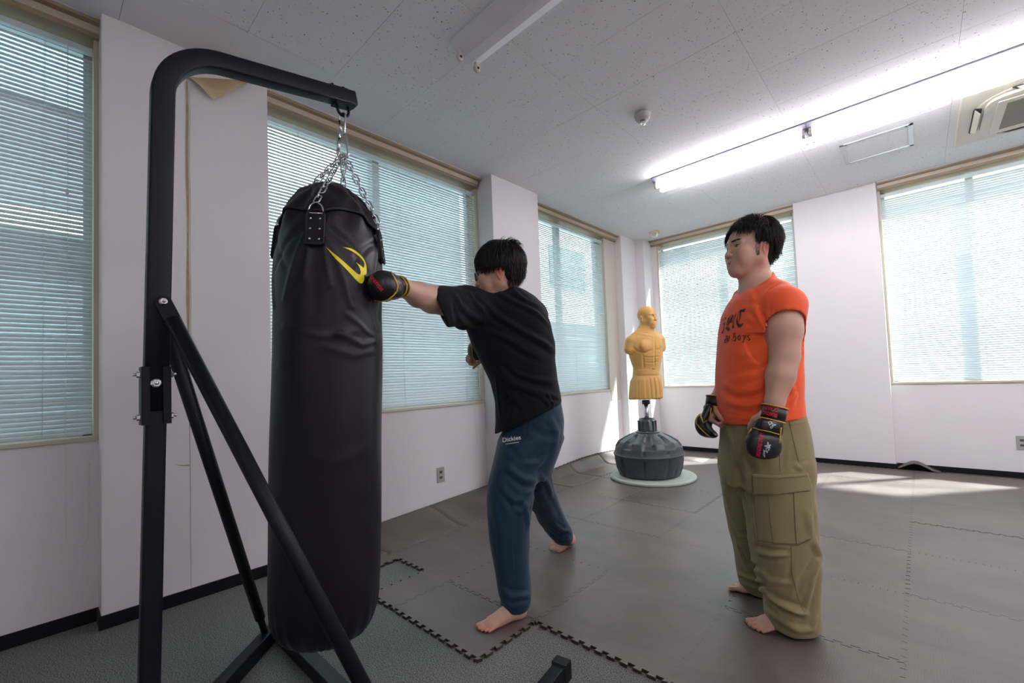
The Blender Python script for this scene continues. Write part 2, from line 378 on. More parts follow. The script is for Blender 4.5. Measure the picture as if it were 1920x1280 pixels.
# ------------------------------------------------------------------ buildings outside
M_bld = mat('facade_grey', (.055, .07, .085), .8, noise=(.3, .3, (.075, .09, .11)))
M_bld2 = mat('facade_light', (.45, .55, .58), .8)
M_bglass = mat('facade_glass', (.12, .17, .20), .15)
M_ledge = mat('ledge_white', (.8, .8, .78), .6)
def building(name, x0, x1, y0, y1, z0, z1, m, label, facing, cols, rows, ledge=None):
    b = empty(name, ((x0+x1)/2, (y0+y1)/2, z0)); tag(b, label, 'building')
    cx, cy = (x0+x1)/2, (y0+y1)/2
    MB().box(x0-cx, x1-cx, y0-cy, y1-cy, 0, z1-z0).build('walls', m, b)
    for c in range(cols):
        for r in range(rows):
            if facing == 'x':
                w = (y1-y0)/cols; a = y0+c*w-cy; mb = MB().box(x1-cx-.02, x1-cx+.03, a+w*.18, a+w*.82, r*3.0+.9, r*3.0+2.2)
            else:
                w = (x1-x0)/cols; a = x0+c*w-cx; mb = MB().box(a+w*.18, a+w*.82, y0-cy-.03, y0-cy+.02, r*3.0+.9, r*3.0+2.2)
            mb.build('window', M_bglass, b)
    if ledge:
        for z in ledge:
            if facing == 'x': MB().box(x1-cx-.05, x1-cx+.18, y0-cy, y1-cy, z-z0, z-z0+.22).build('ledge', M_ledge, b)
            else: MB().box(x0-cx, x1-cx, y0-cy-.18, y0-cy+.05, z-z0, z-z0+.22).build('ledge', M_ledge, b)
    return b
building('office_building', -14, -3.2, -9, 1.5, -9, 16, M_bld, 'dark office building seen through the blind of the leftmost window', 'x', 4, 6, (2.6,))
building('office_building', -12, -5.5, 7.0, 22.0, -9, 11, M_bld2, 'pale neighbouring building seen through the blind left of the tan dummy', 'x', 5, 6, (2.7,))
struct('ground_outside', MB().box(-60, 60, -60, 60, -9.3, -9), mat('asphalt', (.10, .105, .11), .9))

# ------------------------------------------------------------------ foam mats
TH = .012; GX, GY, GS = 1.658, 2.020, .6; NT = 11; TP = GS/NT
def wave(s):
    """jigsaw profile along a joint, zero at the tile corners; returns list of (s, offset) break points over one period"""
    return [(s, -.008), (s+TP*.30, -.008), (s+TP*.22, .008), (s+TP*.78, .008), (s+TP*.70, -.008)]
def jig(p0, p1, phase0, n):
    """points from p0 to p1 (axis aligned) with teeth; offset along the left normal"""
    p0 = np.array(p0, float); p1 = np.array(p1, float); L = np.linalg.norm(p1-p0); t = (p1-p0)/L; nrm = np.array([-t[1], t[0]])
    pts = []
    for k in range(n):
        s = k*TP
        for ds, of in ((.0, -.008), (.31, -.008), (.22, .008), (.78, .008), (.69, -.008)):
            if k == 0 and ds == 0: pts.append(p0); continue
            if ds == 0: continue
            pts.append(p0 + t*(s+ds*TP) + nrm*of)
    return pts
def tile_poly(nx, ny):
    """polygon of a tile nx*TP by ny*TP; opposite sides carry the same curve so neighbours interlock"""
    A = jig((0,0), (nx*TP,0), 0, nx); B = jig((0,0), (0,ny*TP), 0, ny)
    bottom = A; right = [p+np.array([nx*TP, 0]) for p in B]; top = [p+np.array([0, ny*TP]) for p in A][::-1]; left = B[::-1]
    return bottom + [np.array([nx*TP, 0.])] [0:0] + right + [np.array([nx*TP, ny*TP])] + top[:-1] + [np.array([0, ny*TP])] + left[:-1]
def mat_mesh(nx, ny):
    P = tile_poly(nx, ny); bm = bmesh.new(); g = .0016
    V = [bm.verts.new((p[0], p[1], TH)) for p in P]; f = bm.faces.new(V); f.normal_update()
    if f.normal.z < 0: bmesh.ops.reverse_faces(bm, faces=[f])
    bmesh.ops.inset_region(bm, faces=[f], thickness=g, depth=0)
    # drop the outermost ring so tiles keep a hairline gap, then give the slab its depth
    ring = [x for x in bm.faces if x is not f]; bmesh.ops.delete(bm, geom=ring, context='FACES')
    r = bmesh.ops.extrude_face_region(bm, geom=[f]); vs = [v for v in r['geom'] if isinstance(v, bmesh.types.BMVert)]
    for v in vs: v.co.z = TH
    for v in bm.verts:
        if v not in vs: v.co.z = 0
    fs = [x for x in r['geom'] if isinstance(x, bmesh.types.BMFace)]
    me = bpy.data.meshes.new('mat_tile'); 
    bmesh.ops.recalc_face_normals(bm, faces=bm.faces)
    for x in bm.faces: x.material_index = 0 if abs(x.normal.z) > .5 else 1
    bm.to_mesh(me); bm.free(); me.materials.append(M_mat); me.materials.append(M_matedge); return me
flo = empty('foam_mat_flooring', (GX, GY, 0)); tag(flo, 'dark brown interlocking foam mats laid over the grey carpet', 'floor mat')
full = mat_mesh(NT, NT)
def place(me, x, y, z=0): return obj('mat_tile', me, None, flo, (x-GX, y-GY, z+.0022*random.random()+.0003))
for i in range(-2, 8):
    for j in range(-1, 6):
        x = GX+GS*i; y = GY+GS*j
        if x+GS > XR: continue
        if i == -2 and j == 5: continue
        place(full, x, y)
half = mat_mesh(NT, 6); hq = mat_mesh(4, 6); hl = mat_mesh(6, 6)
y0h = GY-GS-6*TP
place(half, GX-GS, y0h); place(hq, GX-GS-4*TP, y0h); place(hl, GX-GS-4*TP-11*TP, y0h)
def curl_tile(x0, x1, y0, y1, zf, nx=10, ny=12, teeth=None):
    X = np.linspace(x0, x1, nx+1); Y = np.linspace(y0, y1, ny+1); V = []; F = []
    for l in (0, 1):
        for a in X:
            for b in Y: V.append((a-GX, b-GY, zf(a, b) + (TH if l == 0 else 0)))
    n = (nx+1)*(ny+1); id_ = lambda i, j, l: l*n + i*(ny+1)+j
    for i in range(nx):
        for j in range(ny):
            F.append((id_(i,j,0), id_(i+1,j,0), id_(i+1,j+1,0), id_(i,j+1,0))); F.append((id_(i,j+1,1), id_(i+1,j+1,1), id_(i+1,j,1), id_(i,j,1)))
    for i in range(nx): F += [(id_(i,0,0), id_(i,0,1), id_(i+1,0,1), id_(i+1,0,0)), (id_(i+1,ny,0), id_(i+1,ny,1), id_(i,ny,1), id_(i,ny,0))]
    for j in range(ny): F += [(id_(0,j+1,0), id_(0,j+1,1), id_(0,j,1), id_(0,j,0)), (id_(nx,j,0), id_(nx,j,1), id_(nx,j+1,1), id_(nx,j+1,0))]
    mb = MB(); mb.add(V, F, True)
    if teeth:   # row of teeth standing up along the wall edge
        x, n_ = teeth
        for k in range(n_):
            b = y0+(y1-y0)*(k+.25)/n_; w = (y1-y0)/n_*.5; z = zf(x0, b)
            mb.add([(x-GX, b-GY, z), (x-GX, b+w-GY, z), (x-GX, b+w*1.15-GY, z+.018), (x-GX, b-w*.15-GY, z+.018), (x+TH-GX, b-GY, z), (x+TH-GX, b+w-GY, z), (x+TH-GX, b+w*1.15-GY, z+.018), (x+TH-GX, b-w*.15-GY, z+.018)],
                [(3,2,1,0), (4,5,6,7), (0,1,5,4), (1,2,6,5), (2,3,7,6), (3,0,4,7)])
    me = mb.mesh('mat_tile'); return obj('mat_tile', me, M_mat, flo)
def sm(t): t = min(max(t, 0), 1); return t*t*(3-2*t)
XA = GX-2*GS
rise1 = lambda x, y: (.045+.055*(y-1.42)/1.2)*sm((XA-.03-x)/.42)
curl_tile(.012, XA, GY-GS, GY, rise1); curl_tile(.012, XA, GY, 2.655, rise1)
curl_tile(.012, XA, .95, GY-GS, lambda x, y: .01*sm((XA-x)/.4), 4, 4)
curl_tile(.212, XA, 2.655, 3.31, lambda x, y: .02*sm((XA-.05-x)/.2)*(1-sm((y-2.8)/.2)))
rise3 = lambda x, y: (.060+.045*math.sin((y-3.45)*1.9))*sm((.19-x)/.17)**1.3 * sm((y-3.42)/.12)
curl_tile(.014, XA, 3.31, GY+3*GS, rise3, 12, 10, (.014, 7)); curl_tile(.014, XA, GY+3*GS, GY+4*GS, rise3, 12, 12, (.014, 11))
curl_tile(.014, XA, GY+4*GS, 5.085, rise3, 12, 12, (.014, 10)); curl_tile(.245, XA, 5.085, 5.50, lambda x, y: 0, 3, 3)
curl_tile(XA, GX-GS, GY+5*GS, 5.70, lambda x, y: 0, 3, 3)
yL = GY+6*GS
rz = lambda x, y: .085*math.exp(-((x-2.87)/.11)**2)*sm((y-5.35)/.34)
curl_tile(GX-GS+.0, 1.985, yL, 5.703, lambda x, y: 0, 3, 3); curl_tile(2.74, 3.05, yL, 5.703, rz, 16, 6); curl_tile(3.05, XR-.01, yL, 5.703, lambda x, y: 0, 3, 2)

# ------------------------------------------------------------------ bag stand
st = empty('bag_stand', (1.462, .175, 0)); tag(st, 'black steel heavy bag stand with a bent boom at left', 'stand')
SXo, SYo = 1.462, .175
def rel(p): return (p[0]-SXo, p[1]-SYo, p[2])
def rrect(a, b, r=.006, n=3):
    out = []
    for cx, cy, t0 in ((a/2-r, b/2-r, 0), (-a/2+r, b/2-r, PI/2), (-a/2+r, -b/2+r, PI), (a/2-r, -b/2+r, 1.5*PI)):
        for k in range(n+1): t = t0+PI/2*k/n; out.append((cx+r*math.cos(t), cy+r*math.sin(t)))
    return out
def yp(z): return .170+.0215*z
path = [(1.462, yp(z), z) for z in (1.02, 1.3, 1.6, 1.80, 1.88)]
c0 = np.array([yp(1.88), 1.88]); t0a = np.array([.0215, 1.]); t0a /= np.linalg.norm(t0a); t1a = np.array([1., .185]); t1a /= np.linalg.norm(t1a)
rb = .165; a0 = math.atan2(t0a[1], t0a[0]); a1 = math.atan2(t1a[1], t1a[0]); q = c0.copy(); nst = 16
for k in range(nst):
    am = a0+(a1-a0)*(k+.5)/nst; q = q+np.array([math.cos(am), math.sin(am)])*rb*abs(a1-a0)/nst; path.append((1.462, q[0], q[1]))
k_ = (.757-q[0])/t1a[0]; dz = 0
path += [(1.462, q[0]+t1a[0]*k_*f, q[1]+t1a[1]*k_*f) for f in (.3, .6, 1)]
print('boom end', path[-1])
MB().sweep([rel(p) for p in path], rrect(.046, .051), (1,0,0), smooth=True).build('boom_tube', M_black, st)
TIP = np.array(path[-1])
MB().sweep([rel((1.462, yp(z), z)) for z in (.0, .5, 1.10)], rrect(.040, .043), (1,0,0), smooth=False).build('lower_post', M_black, st)
# sleeve bracket with bolts
sl = MB()
for sx in (-1, 1):
    sl.bbox(sx*.0225-.003, sx*.0225+.003, -.030, -.014, .985, 1.135, .001).bbox(sx*.0225-.003, sx*.0225+.003, .012, .028, .985, 1.135, .001)
sl.bbox(-.024, .024, -.031, -.026, .985, 1.135, .001).bbox(-.024, .024, .024, .029, .985, 1.135, .001)
slo = sl.build('sleeve_bracket', M_black, st, (0, yp(1.06)-SYo, 0))
def bolt(c, ax, parent, r=.0085, name='bolt'):
    M_ = Vector((0,0,1)).rotation_difference(Vector(ax)).to_matrix().to_4x4(); M_.translation = Vector(c)
    mb = MB(); bm = bmesh.new(); bmesh.ops.create_cone(bm, cap_ends=True, segments=6, radius1=r, radius2=r*.95, depth=.006)
    bmesh.ops.translate(bm, verts=bm.verts, vec=(0,0,.004)); mb.bm(bm, M_)
    mb.lathe([(r*1.25, 0), (r*1.25, .0014), (r*.6, .0016)], n=14, M=M_); mb.lathe([(r*.5, .006), (r*.5, .013), (r*.35, .014)], n=10, M=M_)
    return mb.build(name, M_steel, parent)
yc = yp(1.06)-SYo
bolt((.024, yc-.002, 1.092), (1,0,0), st, .0095)
for z in (1.115, 1.005): bolt((.0, yc-.031, z), (0,-1,0), st); bolt((.0, yc+.029, z), (0,1,0), st)
# braces
def brace(sgn):
    top = Vector((SXo+sgn*.031, .205, 1.305)); foot = Vector((SXo+sgn*.572, .608, .055)); d = (foot-top).normalized()
    b0 = top + d*.055
    o = MB().tube([rel(b0), rel(foot-d*.10)], .0185, 20).build('brace', M_black, st)
    t = MB(); t.tube([rel(foot-d*.12), rel(foot)], .0125, 14); t.build('brace_end', M_black, o)
    # flattened lug at the top
    side = Vector((sgn, 0, 0)); w = d.cross(side).normalized()
    P = []; lug = MB(); n = 10; ring = []
    for k in range(n+1): th = PI/2 + PI*k/n; ring.append(w*(.018*math.sin(th)*-1)*-1 + d*(.018*math.cos(th)))
    pts = [top+r_ for r_ in ring] + [top+d*.062-w*.0185, top+d*.062+w*.0185]
    V = [rel(p-side*.002) for p in pts]+[rel(p+side*.003) for p in pts]; m_ = len(pts)
    lug.add(V, [tuple(range(m_)), tuple(range(m_, 2*m_))[::-1]]+[(i, (i+1) % m_, m_+(i+1) % m_, m_+i) for i in range(m_)])
    me = weld(lug.mesh('brace_lug')); obj('brace_lug', me, M_black, o)
    bolt(rel(top+side*.004), (sgn,0,0), st, .008)
brace(1); brace(-1)
# base: two splayed legs, cross bar, two forward feet with ribbed caps
zt = .032
def beam(a, b, w, h, name):
    up = Vector((0,0,1)); return MB().sweep([rel(a), rel(b)], rrect(h, w, .003, 2), (0,0,1)).build(name, M_black, st)
for sg in (-1, 1):
    A = (SXo, .045, zt); B = (SXo+sg*.60, .640, zt); Cc = (SXo+sg*.655, .690, zt)
    beam(A, B, .046, .058, 'base_leg')
    e = (SXo+sg*.495, 1.235, zt) if sg > 0 else (SXo-.56, .95, zt); beam(Cc if sg < 0 else (SXo+.595, .66, zt), e, .046, .052, 'foot_tube')
    if sg < 0: beam((B[0]+.0, B[1]-.0, zt), Cc, .046, .058, 'base_joint')
    cp = MB(); ang = math.atan2(e[1]-.66, e[0]-(SXo+sg*.595)); Mr = Matrix.Translation(Vector(rel((e[0], e[1], zt)))) @ Matrix.Rotation(ang, 4, 'Z')
    cp.bbox(-.035, .008, -.026, .026, -.032, .030, .003, Mr)
    for k in range(7): cp.box(-.033+k*.006, -.030+k*.006, -.0285, .0285, -.032, .0325, Mr)
    cp.build('ribbed_foot_cap', M_plastic, st)
MB().box(-.03, .03, -.16, .03, 0, .010, Matrix.Translation((0, .0, .061))).build('post_plate', M_black, st)
beam((SXo-.585, .668, zt), (SXo+.585, .668, zt), .050, .052, 'cross_bar')
bolt((-.575, .668-.175-.027, .035), (.0,-1,0), st, .006); bolt((.575, .668-.175-.027, .035), (.0,-1,0), st, .006)
# clamp plate and u-shaped hook under the boom tip
hk = Vector((1.462, TIP[1]-.045, TIP[2]-.008-.026)); an = math.atan2(t1a[1], t1a[0])
Mt = Matrix.Translation(Vector(rel(hk))) @ Matrix.Rotation(an, 4, 'X')
MB().bbox(-.022, .022, -.032, .040, -.007, -.001, .001, Mt).build('hook_plate', M_black, st)
MB().bbox(-.012, .012, -.040, .030, .0525, .057, .001, Mt).lathe([(.005,.057),(.005,.066),(.003,.067)], n=10, M=Mt @ Matrix.Translation((0,-.022,0))).lathe([(.005,.057),(.005,.064),(.003,.065)], n=10, M=Mt @ Matrix.Translation((0,.018,0))).build('top_plate', M_black, st)
u = [(0, .020, .0), (0, .021, -.020)] + [(0, .020*math.cos(t), -.024-.018*math.sin(t)) for t in np.linspace(0, PI, 9)] + [(0, -.021, -.020), (0, -.020, .0)]
MB().tube([tuple(Mt @ Vector(p)) for p in u], .0052, 10).build('hook', M_black, st)
HOOK = hk + Vector((0, 0, -.040))

# ------------------------------------------------------------------ heavy bag
BT = Vector(KW(K(621, 335, 1.515))); BB = Vector(KW(K(611, 1180, 1.485)))
BB.z = .232; BT.z = 1.775; BR = .1725
bx_ = (BT-BB).normalized(); BL = (BT-BB).length
tocam = Vector((CAMX-BB.x, CAMY-BB.y, 0)).normalized(); e1 = (tocam - bx_*tocam.dot(bx_)).normalized(); e2 = bx_.cross(e1).normalized()   # e2 to the right in the photo
bag = empty('heavy_bag', tuple(BB)); tag(bag, 'tall black leather heavy bag with a yellow emblem hanging from the stand', 'punching bag')
def fold(u, v, pts, w, amp):
    """ridge along a polyline in (u,v)"""
    best = np.full(u.shape, 1e9)
    for (a, b), (c, d) in zip(pts[:-1], pts[1:]):
        dx, dy = c-a, d-b; t = np.clip(((u-a)*dx+(v-b)*dy)/(dx*dx+dy*dy), 0, 1); best = np.minimum(best, np.hypot(u-a-t*dx, v-b-t*dy))
    return amp*np.exp(-(best/w)**2)
NTH, NZ = 200, 300
th = np.linspace(-PI, PI, NTH, endpoint=False); hh = np.linspace(0, 1, NZ)
def prof(t):
    z = t*BL; r = BR
    rb_, rt = .085, .15
    if z < rb_: r = BR-.085+math.sqrt(max(0, rb_**2-(rb_-z)**2))*1.0
    return r, z
# vertical profile: (radius, height)
pr_ = [(.0, 0), (.05, .000), (.082, .002), (.112, .012), (.135, .028), (.152, .052), (.163, .085), (.169, .13), (.172, .20), (.1735, .5), (.1735, .9), (.1725, 1.18), (.169, 1.27), (.162, 1.335), (.150, 1.385), (.134, 1.425), (.112, 1.465), (.086, 1.498), (.055, 1.523), (.025, 1.537), (.0, 1.540)]
pr_ = np.array(pr_); sl_ = np.r_[0, np.cumsum(np.hypot(*np.diff(pr_, axis=0).T))]; S_ = np.linspace(0, sl_[-1], NZ); rr_ = np.interp(S_, sl_, pr_[:, 0]); zz_ = np.interp(S_, sl_, pr_[:, 1])*BL/1.54
for _ in range(6): rr_[1:-1] = (rr_[:-2]+2*rr_[1:-1]+rr_[2:])/4
TH2, ZZ = np.meshgrid(th, zz_); RR = np.repeat(rr_[:, None], NTH, 1)
STR = [math.radians(a) for a in (-16, 74, 164, -106)]
disp = np.zeros_like(RR)
U2 = TH2*.17     # metres round the bag
zs_ = 1.365*BL/1.54
for a in STR:
    for off, lean, wd, am, ln in ((-.055, -.10, .010, .0055, .26), (-.02, -.03, .008, .004, .20), (.025, .05, .009, .0045, .22), (.06, .12, .011, .005, .28), (-.085, -.20, .012, -.004, .15), (.09, .20, .012, -.004, .16), (0, 0, .02, -.004, .3)):
        for w_ in (-1, 0, 1):
            c = (a+w_*2*PI)*.17
            disp += fold(U2, ZZ, [(c+off*.35, zs_-.03), (c+off*.8+lean*.15, zs_-ln*.5), (c+off+lean*.4, zs_-ln)], wd, am)
# long creases and the wrinkles under the punch
xr = .17
for pts, wd, am in (([(-.14, 1.02), (-.02, .985), (.08, 1.01)], .012, .003), ([(.02, 1.00), (.10, .965), (.16, .985)], .010, .0045), ([(.05, 1.06), (.12, 1.01), (.17, 1.0)], .009, .004), ([(-.02, .955), (.07, .93), (.15, .95)], .012, .003),
        ([(.10, 1.13), (.15, 1.06), (.165, 1.03)], .010, .003), ([(-.05, .62), (.03, .60), (.12, .63)], .02, .002), ([(-.16, .9), (-.1, .87)], .012, .002)):
    disp += fold(U2, ZZ, pts, wd, am)
disp -= .012*np.exp(-((U2-.185)/.05)**2-((ZZ-1.075)/.06)**2)
disp += .0022*np.sin(TH2*3+ZZ*4)*np.sin(ZZ*7+1) + .0012*np.sin(TH2*9+ZZ*2)*np.clip(1-ZZ/.5, 0, 1)
disp += .003*np.sin(TH2*26+np.sin(TH2*5)*2)*np.clip(1-ZZ/.18, 0, 1)*np.clip(ZZ/.02, 0, 1)
topw = np.clip((ZZ-1.30*BL/1.54)/.1, 0, 1)
disp += topw*(.006*np.sin(TH2*4+1.1)+.005*np.sin(TH2*7+ZZ*20)+.004*np.sin(TH2*11-ZZ*31))*np.clip(RR/.12, 0, 1)
RR2 = RR+disp*np.clip(RR/.05, 0, 1)
def bagpt(r, t, z): return e1*(r*math.cos(t))+e2*(r*math.sin(t))+bx_*z
P_ = (RR2*np.cos(TH2))[..., None]*np.array(e1)+(RR2*np.sin(TH2))[..., None]*np.array(e2)+(ZZ+topw*.006*np.sin(TH2*5))[..., None]*np.array(bx_)
idx = np.arange(NZ*NTH).reshape(NZ, NTH); a_ = idx[:-1]; b_ = np.roll(idx, -1, 1)[:-1]; c_ = np.roll(idx, -1, 1)[1:]; d_ = idx[1:]
F_ = np.stack([a_, b_, c_, d_], -1).reshape(-1, 4)
def mat_leather():
    m = mat('black_leather', (.0075, .0065, .012), .42, spec=.30, bump=(220, .12, .0012, 2)); return m
M_leather = mat_leather()
M_piping = mat('black_webbing', (.006, .006, .007), .7, bump=(500, .4, .001))
M_yellow = mat('yellow_print', (.95, .78, .01), .5)
bag_me = mesh_from('bag_body', P_.reshape(-1, 3), F_, True); obj('bag_body', bag_me, M_leather, bag)
bag_bvh = BVHTree.FromPolygons([Vector(v) for v in P_.reshape(-1, 3).tolist()], F_.tolist())
# top cover with its scalloped, piped hem
def hem(t):
    d = min(abs((t-a+PI) % (2*PI)-PI) for a in STR); return (1.372 + .035*math.sin(min(d/(PI/4), 1)*PI/2) )*BL/1.54
nt2 = 160; V = []; F = []; rows = 26; hl_ = []
def surf(t, z):
    i = np.searchsorted(zz_, z); i = min(max(i, 1), NZ-1); f = (z-zz_[i-1])/max(zz_[i]-zz_[i-1], 1e-6); j = ((t+PI)/(2*PI)*NTH) % NTH; j0 = int(j); j1 = (j0+1) % NTH; g = j-j0
    return ((RR2[i-1, j0]*(1-f)+RR2[i, j0]*f)*(1-g)+(RR2[i-1, j1]*(1-f)+RR2[i, j1]*f)*g)
for k in range(nt2):
    t = -PI+2*PI*k/nt2; h0 = hem(t)
    for r_i in range(rows+1):
        f = r_i/rows; z = h0+(zz_[-1]-.0005-h0)*(1-(1-f)**1.8) if f < 1 else zz_[-1]
        r = surf(t, min(z, zz_[-1]-1e-4))+.0055*(1-f*.6) + .0035*math.sin(9*t+14*f)*math.sin(f*PI) + .004*max(0, math.sin(23*t+3*f))*(1-f)*f*2
        if f == 1: r = .001
        V.append(bagpt(r, t, z+.004)); 
        if r_i == 0: hl_.append(bagpt(r+.0005, t, z+.003))
for k in range(nt2):
    k2 = (k+1) % nt2
    for r_i in range(rows): F.append((k*(rows+1)+r_i, k2*(rows+1)+r_i, k2*(rows+1)+r_i+1, k*(rows+1)+r_i+1))
cv = MB().add([tuple(v) for v in V], F, True).build('top_cover', M_leather, bag)
MB().tube(hl_, .0042, 8, closed=True).build('piping', M_piping, cv)
# straps with rivets and d-rings
for a in STR:
    zc = 1.325*BL/1.54; r0 = surf(a, zc)+.008
    rad = (e1*math.cos(a)+e2*math.sin(a)).normalized(); tan = bx_.cross(rad).normalized()
    tilt = math.atan2(surf(a, zc-.06)-surf(a, zc+.05), .11); upd = (bx_*math.cos(tilt)-rad*math.sin(tilt)).normalized(); nrm = tan.cross(upd).normalized()
    if nrm.dot(rad) < 0: nrm = -nrm
    Ms = Matrix((tan, upd, nrm)).transposed().to_4x4(); Ms.translation = bagpt(r0, a, zc)
    poly = [(-.027, -.050), (-.022, -.055), (.022, -.055), (.027, -.050), (.026, .045), (.017, .058), (-.017, .058), (-.026, .045)]
    s = MB().prism(poly, -.005, .004, Ms).build('strap', M_leather, bag)
    pb = [tuple(Ms @ Vector((x*1.0, y*1.0, .004))) for x, y in poly]; MB().tube(pb, .0042, 6, closed=True).build('strap_edge', M_piping, s)
    for px_ in (-.014, .014):
        for py_ in (-.038, -.004, .030): MB().lathe([(.0042, 0), (.0038, .0016), (.001, .0024)], n=10, M=Ms @ Matrix.Translation((px_, py_, .004))).build('rivet', M_steel, s)
    dr = [(.021*math.cos(t), .058+.026*math.sin(t), .003) for t in np.linspace(0, PI, 10)]+[(-.021, .048, .003), (.021, .048, .003)]
    MB().tube([tuple(Ms @ Vector(p)) for p in dr], .0028, 8, closed=True).build('d_ring', M_steel, bag)
    # chain from the d-ring up to the snap hook
    p0 = Ms @ Vector((0, .088, .004)); CH = HOOK-BB+Vector((0, 0, -.150))
    if a == STR[0]: linkme = None
    end = CH+ (rad*.004); L = (end-p0).length; n_ = int(round(L/.0265)); d = (end-p0).normalized(); ax = d.orthogonal().normalized()
    if 'LINK' not in globals():
        lp = [(.0085*math.cos(t), .0115+.0085*math.sin(t), 0) for t in np.linspace(0, PI, 6)]+[(.0085*math.cos(t), -.0115+.0085*math.sin(t), 0) for t in np.linspace(PI, 2*PI, 6)]
        LINK = MB().tube(lp, .0026, 6, closed=True).mesh('chain_link'); LINK.materials.append(M_steel)
    for k in range(n_):
        c = p0+d*(L*(k+.5)/n_); Q = Vector((0,1,0)).rotation_difference(d) @ Matrix.Rotation(PI/2*(k % 2)+.5, 3, 'Y').to_quaternion()
        o = obj('chain_link', LINK, None, bag, tuple(c)); o.rotation_mode = 'QUATERNION'; o.rotation_quaternion = Q
# emblem
def on_mesh(bvh, org, px, py, off, Y=1.5):
    """first surface point met from the camera through a pixel, lifted by off"""
    o = Vector((CAMX, CAMY, CAMZ)); d = (Vector(KW(K(px, py, Y)))-o).normalized(); h = bvh.ray_cast(o-Vector(org), d)
    if h[0] is None: return None
    n = h[1] if h[1].dot(d) < 0 else -h[1]
    return Vector(h[0])+n*off
def flat_print(poly_px, bvh, org, off, name, m_, parent, Y=1.5, step=4):
    """flat print: polygon given in the photo's pixels is triangulated, refined and laid on the surface"""
    bm = bmesh.new(); vs = [bm.verts.new((p[0], -p[1], 0)) for p in poly_px]; f = bm.faces.new(vs)
    bmesh.ops.triangulate(bm, faces=[f], ngon_method='EAR_CLIP')
    for _ in range(4):
        ed = [e for e in bm.edges if e.calc_length() > step]
        if not ed: break
        bmesh.ops.subdivide_edges(bm, edges=ed, cuts=1)
        bmesh.ops.triangulate(bm, faces=[f for f in bm.faces if len(f.verts) > 3])
    bad = []
    for v in bm.verts:
        q = on_mesh(bvh, org, v.co.x, -v.co.y, off, Y)
        if q is None: bad.append(v)
        else: v.co = q
    bmesh.ops.delete(bm, geom=bad, context='VERTS')
    for f in bm.faces: f.smooth = True
    me = bpy.data.meshes.new(name); bm.to_mesh(me); bm.free(); return obj(name, me, m_, parent)
def bez(pts, n=8):
    """closed outline from [(x,y)...] through Catmull-Rom; doubled points keep corners sharp"""
    out = []; N = len(pts)
    for i in range(N):
        p0, p1, p2, p3 = [np.array(pts[(i+k-1) % N], float) for k in range(4)]
        if np.allclose(p1, p2): continue
        c0 = p1 if np.allclose(p0, p1) else p0; c3 = p2 if np.allclose(p2, p3) else p3
        for t in np.linspace(0, 1, n, endpoint=False): out.append(tuple(.5*((2*p1)+(-c0+p2)*t+(2*c0-5*p1+4*p2-c3)*t*t+(-c0+3*p1-3*p2+c3)*t**3)))
    return out
zp = lambda l: [(500+x/5.333, 320+y/5.333) for x, y in l]
emb = zp([(590,758),(590,758),(700,850),(800,935),(900,1025),(935,1040),(930,1040),(938,1015),(925,965),(890,915),(890,915),(925,940),(965,970),(968,970),(968,970),(975,930),(955,890),(890,830),(800,780),(758,763),(758,763),(860,785),(950,855),(990,930),(998,1000),(990,1035),(972,1045),(968,1045),(968,1045),(975,1070),(965,1110),(945,1127),(905,1105),(800,990),(690,880)])
flat_print(bez(emb, 5), bag_bvh, BB, .0012, 'emblem', M_yellow, bag)
# snap hooks
def carabiner(c, d, side, s, label):
    t = empty('snap_hook', tuple(c)); tag(t, label, 'hook')
    d = Vector(d).normalized(); side = (Vector(side)-d*Vector(side).dot(d)).normalized()
    P = []
    for a in np.linspace(0, PI, 9): P.append(side*(.017*s*math.cos(a)) + d*(.026*s+.017*s*math.sin(a)))
    for a in np.linspace(PI, 2*PI, 9): P.append(side*(.010*s*math.cos(a)) + d*(-.030*s+.010*s*math.sin(a)))
    MB().tube([tuple(p) for p in P], .0042*s, 8, closed=True).build('hook_body', M_steel, t)
    MB().tube([tuple(P[8]+(P[9]-P[8])*f) for f in (.1, .9)], .0052*s, 10).build('gate', M_steel, t)
carabiner(HOOK+Vector((0, 0, -.036)), (0, 0, 1), (1, .3, 0), .95, 'upper zinc snap hook hanging in the boom hook')
carabiner(HOOK+Vector((0, 0, -.112)), (0, 0, -1), (.75, .65, 0), 1.15, 'lower zinc snap hook holding the four bag chains')

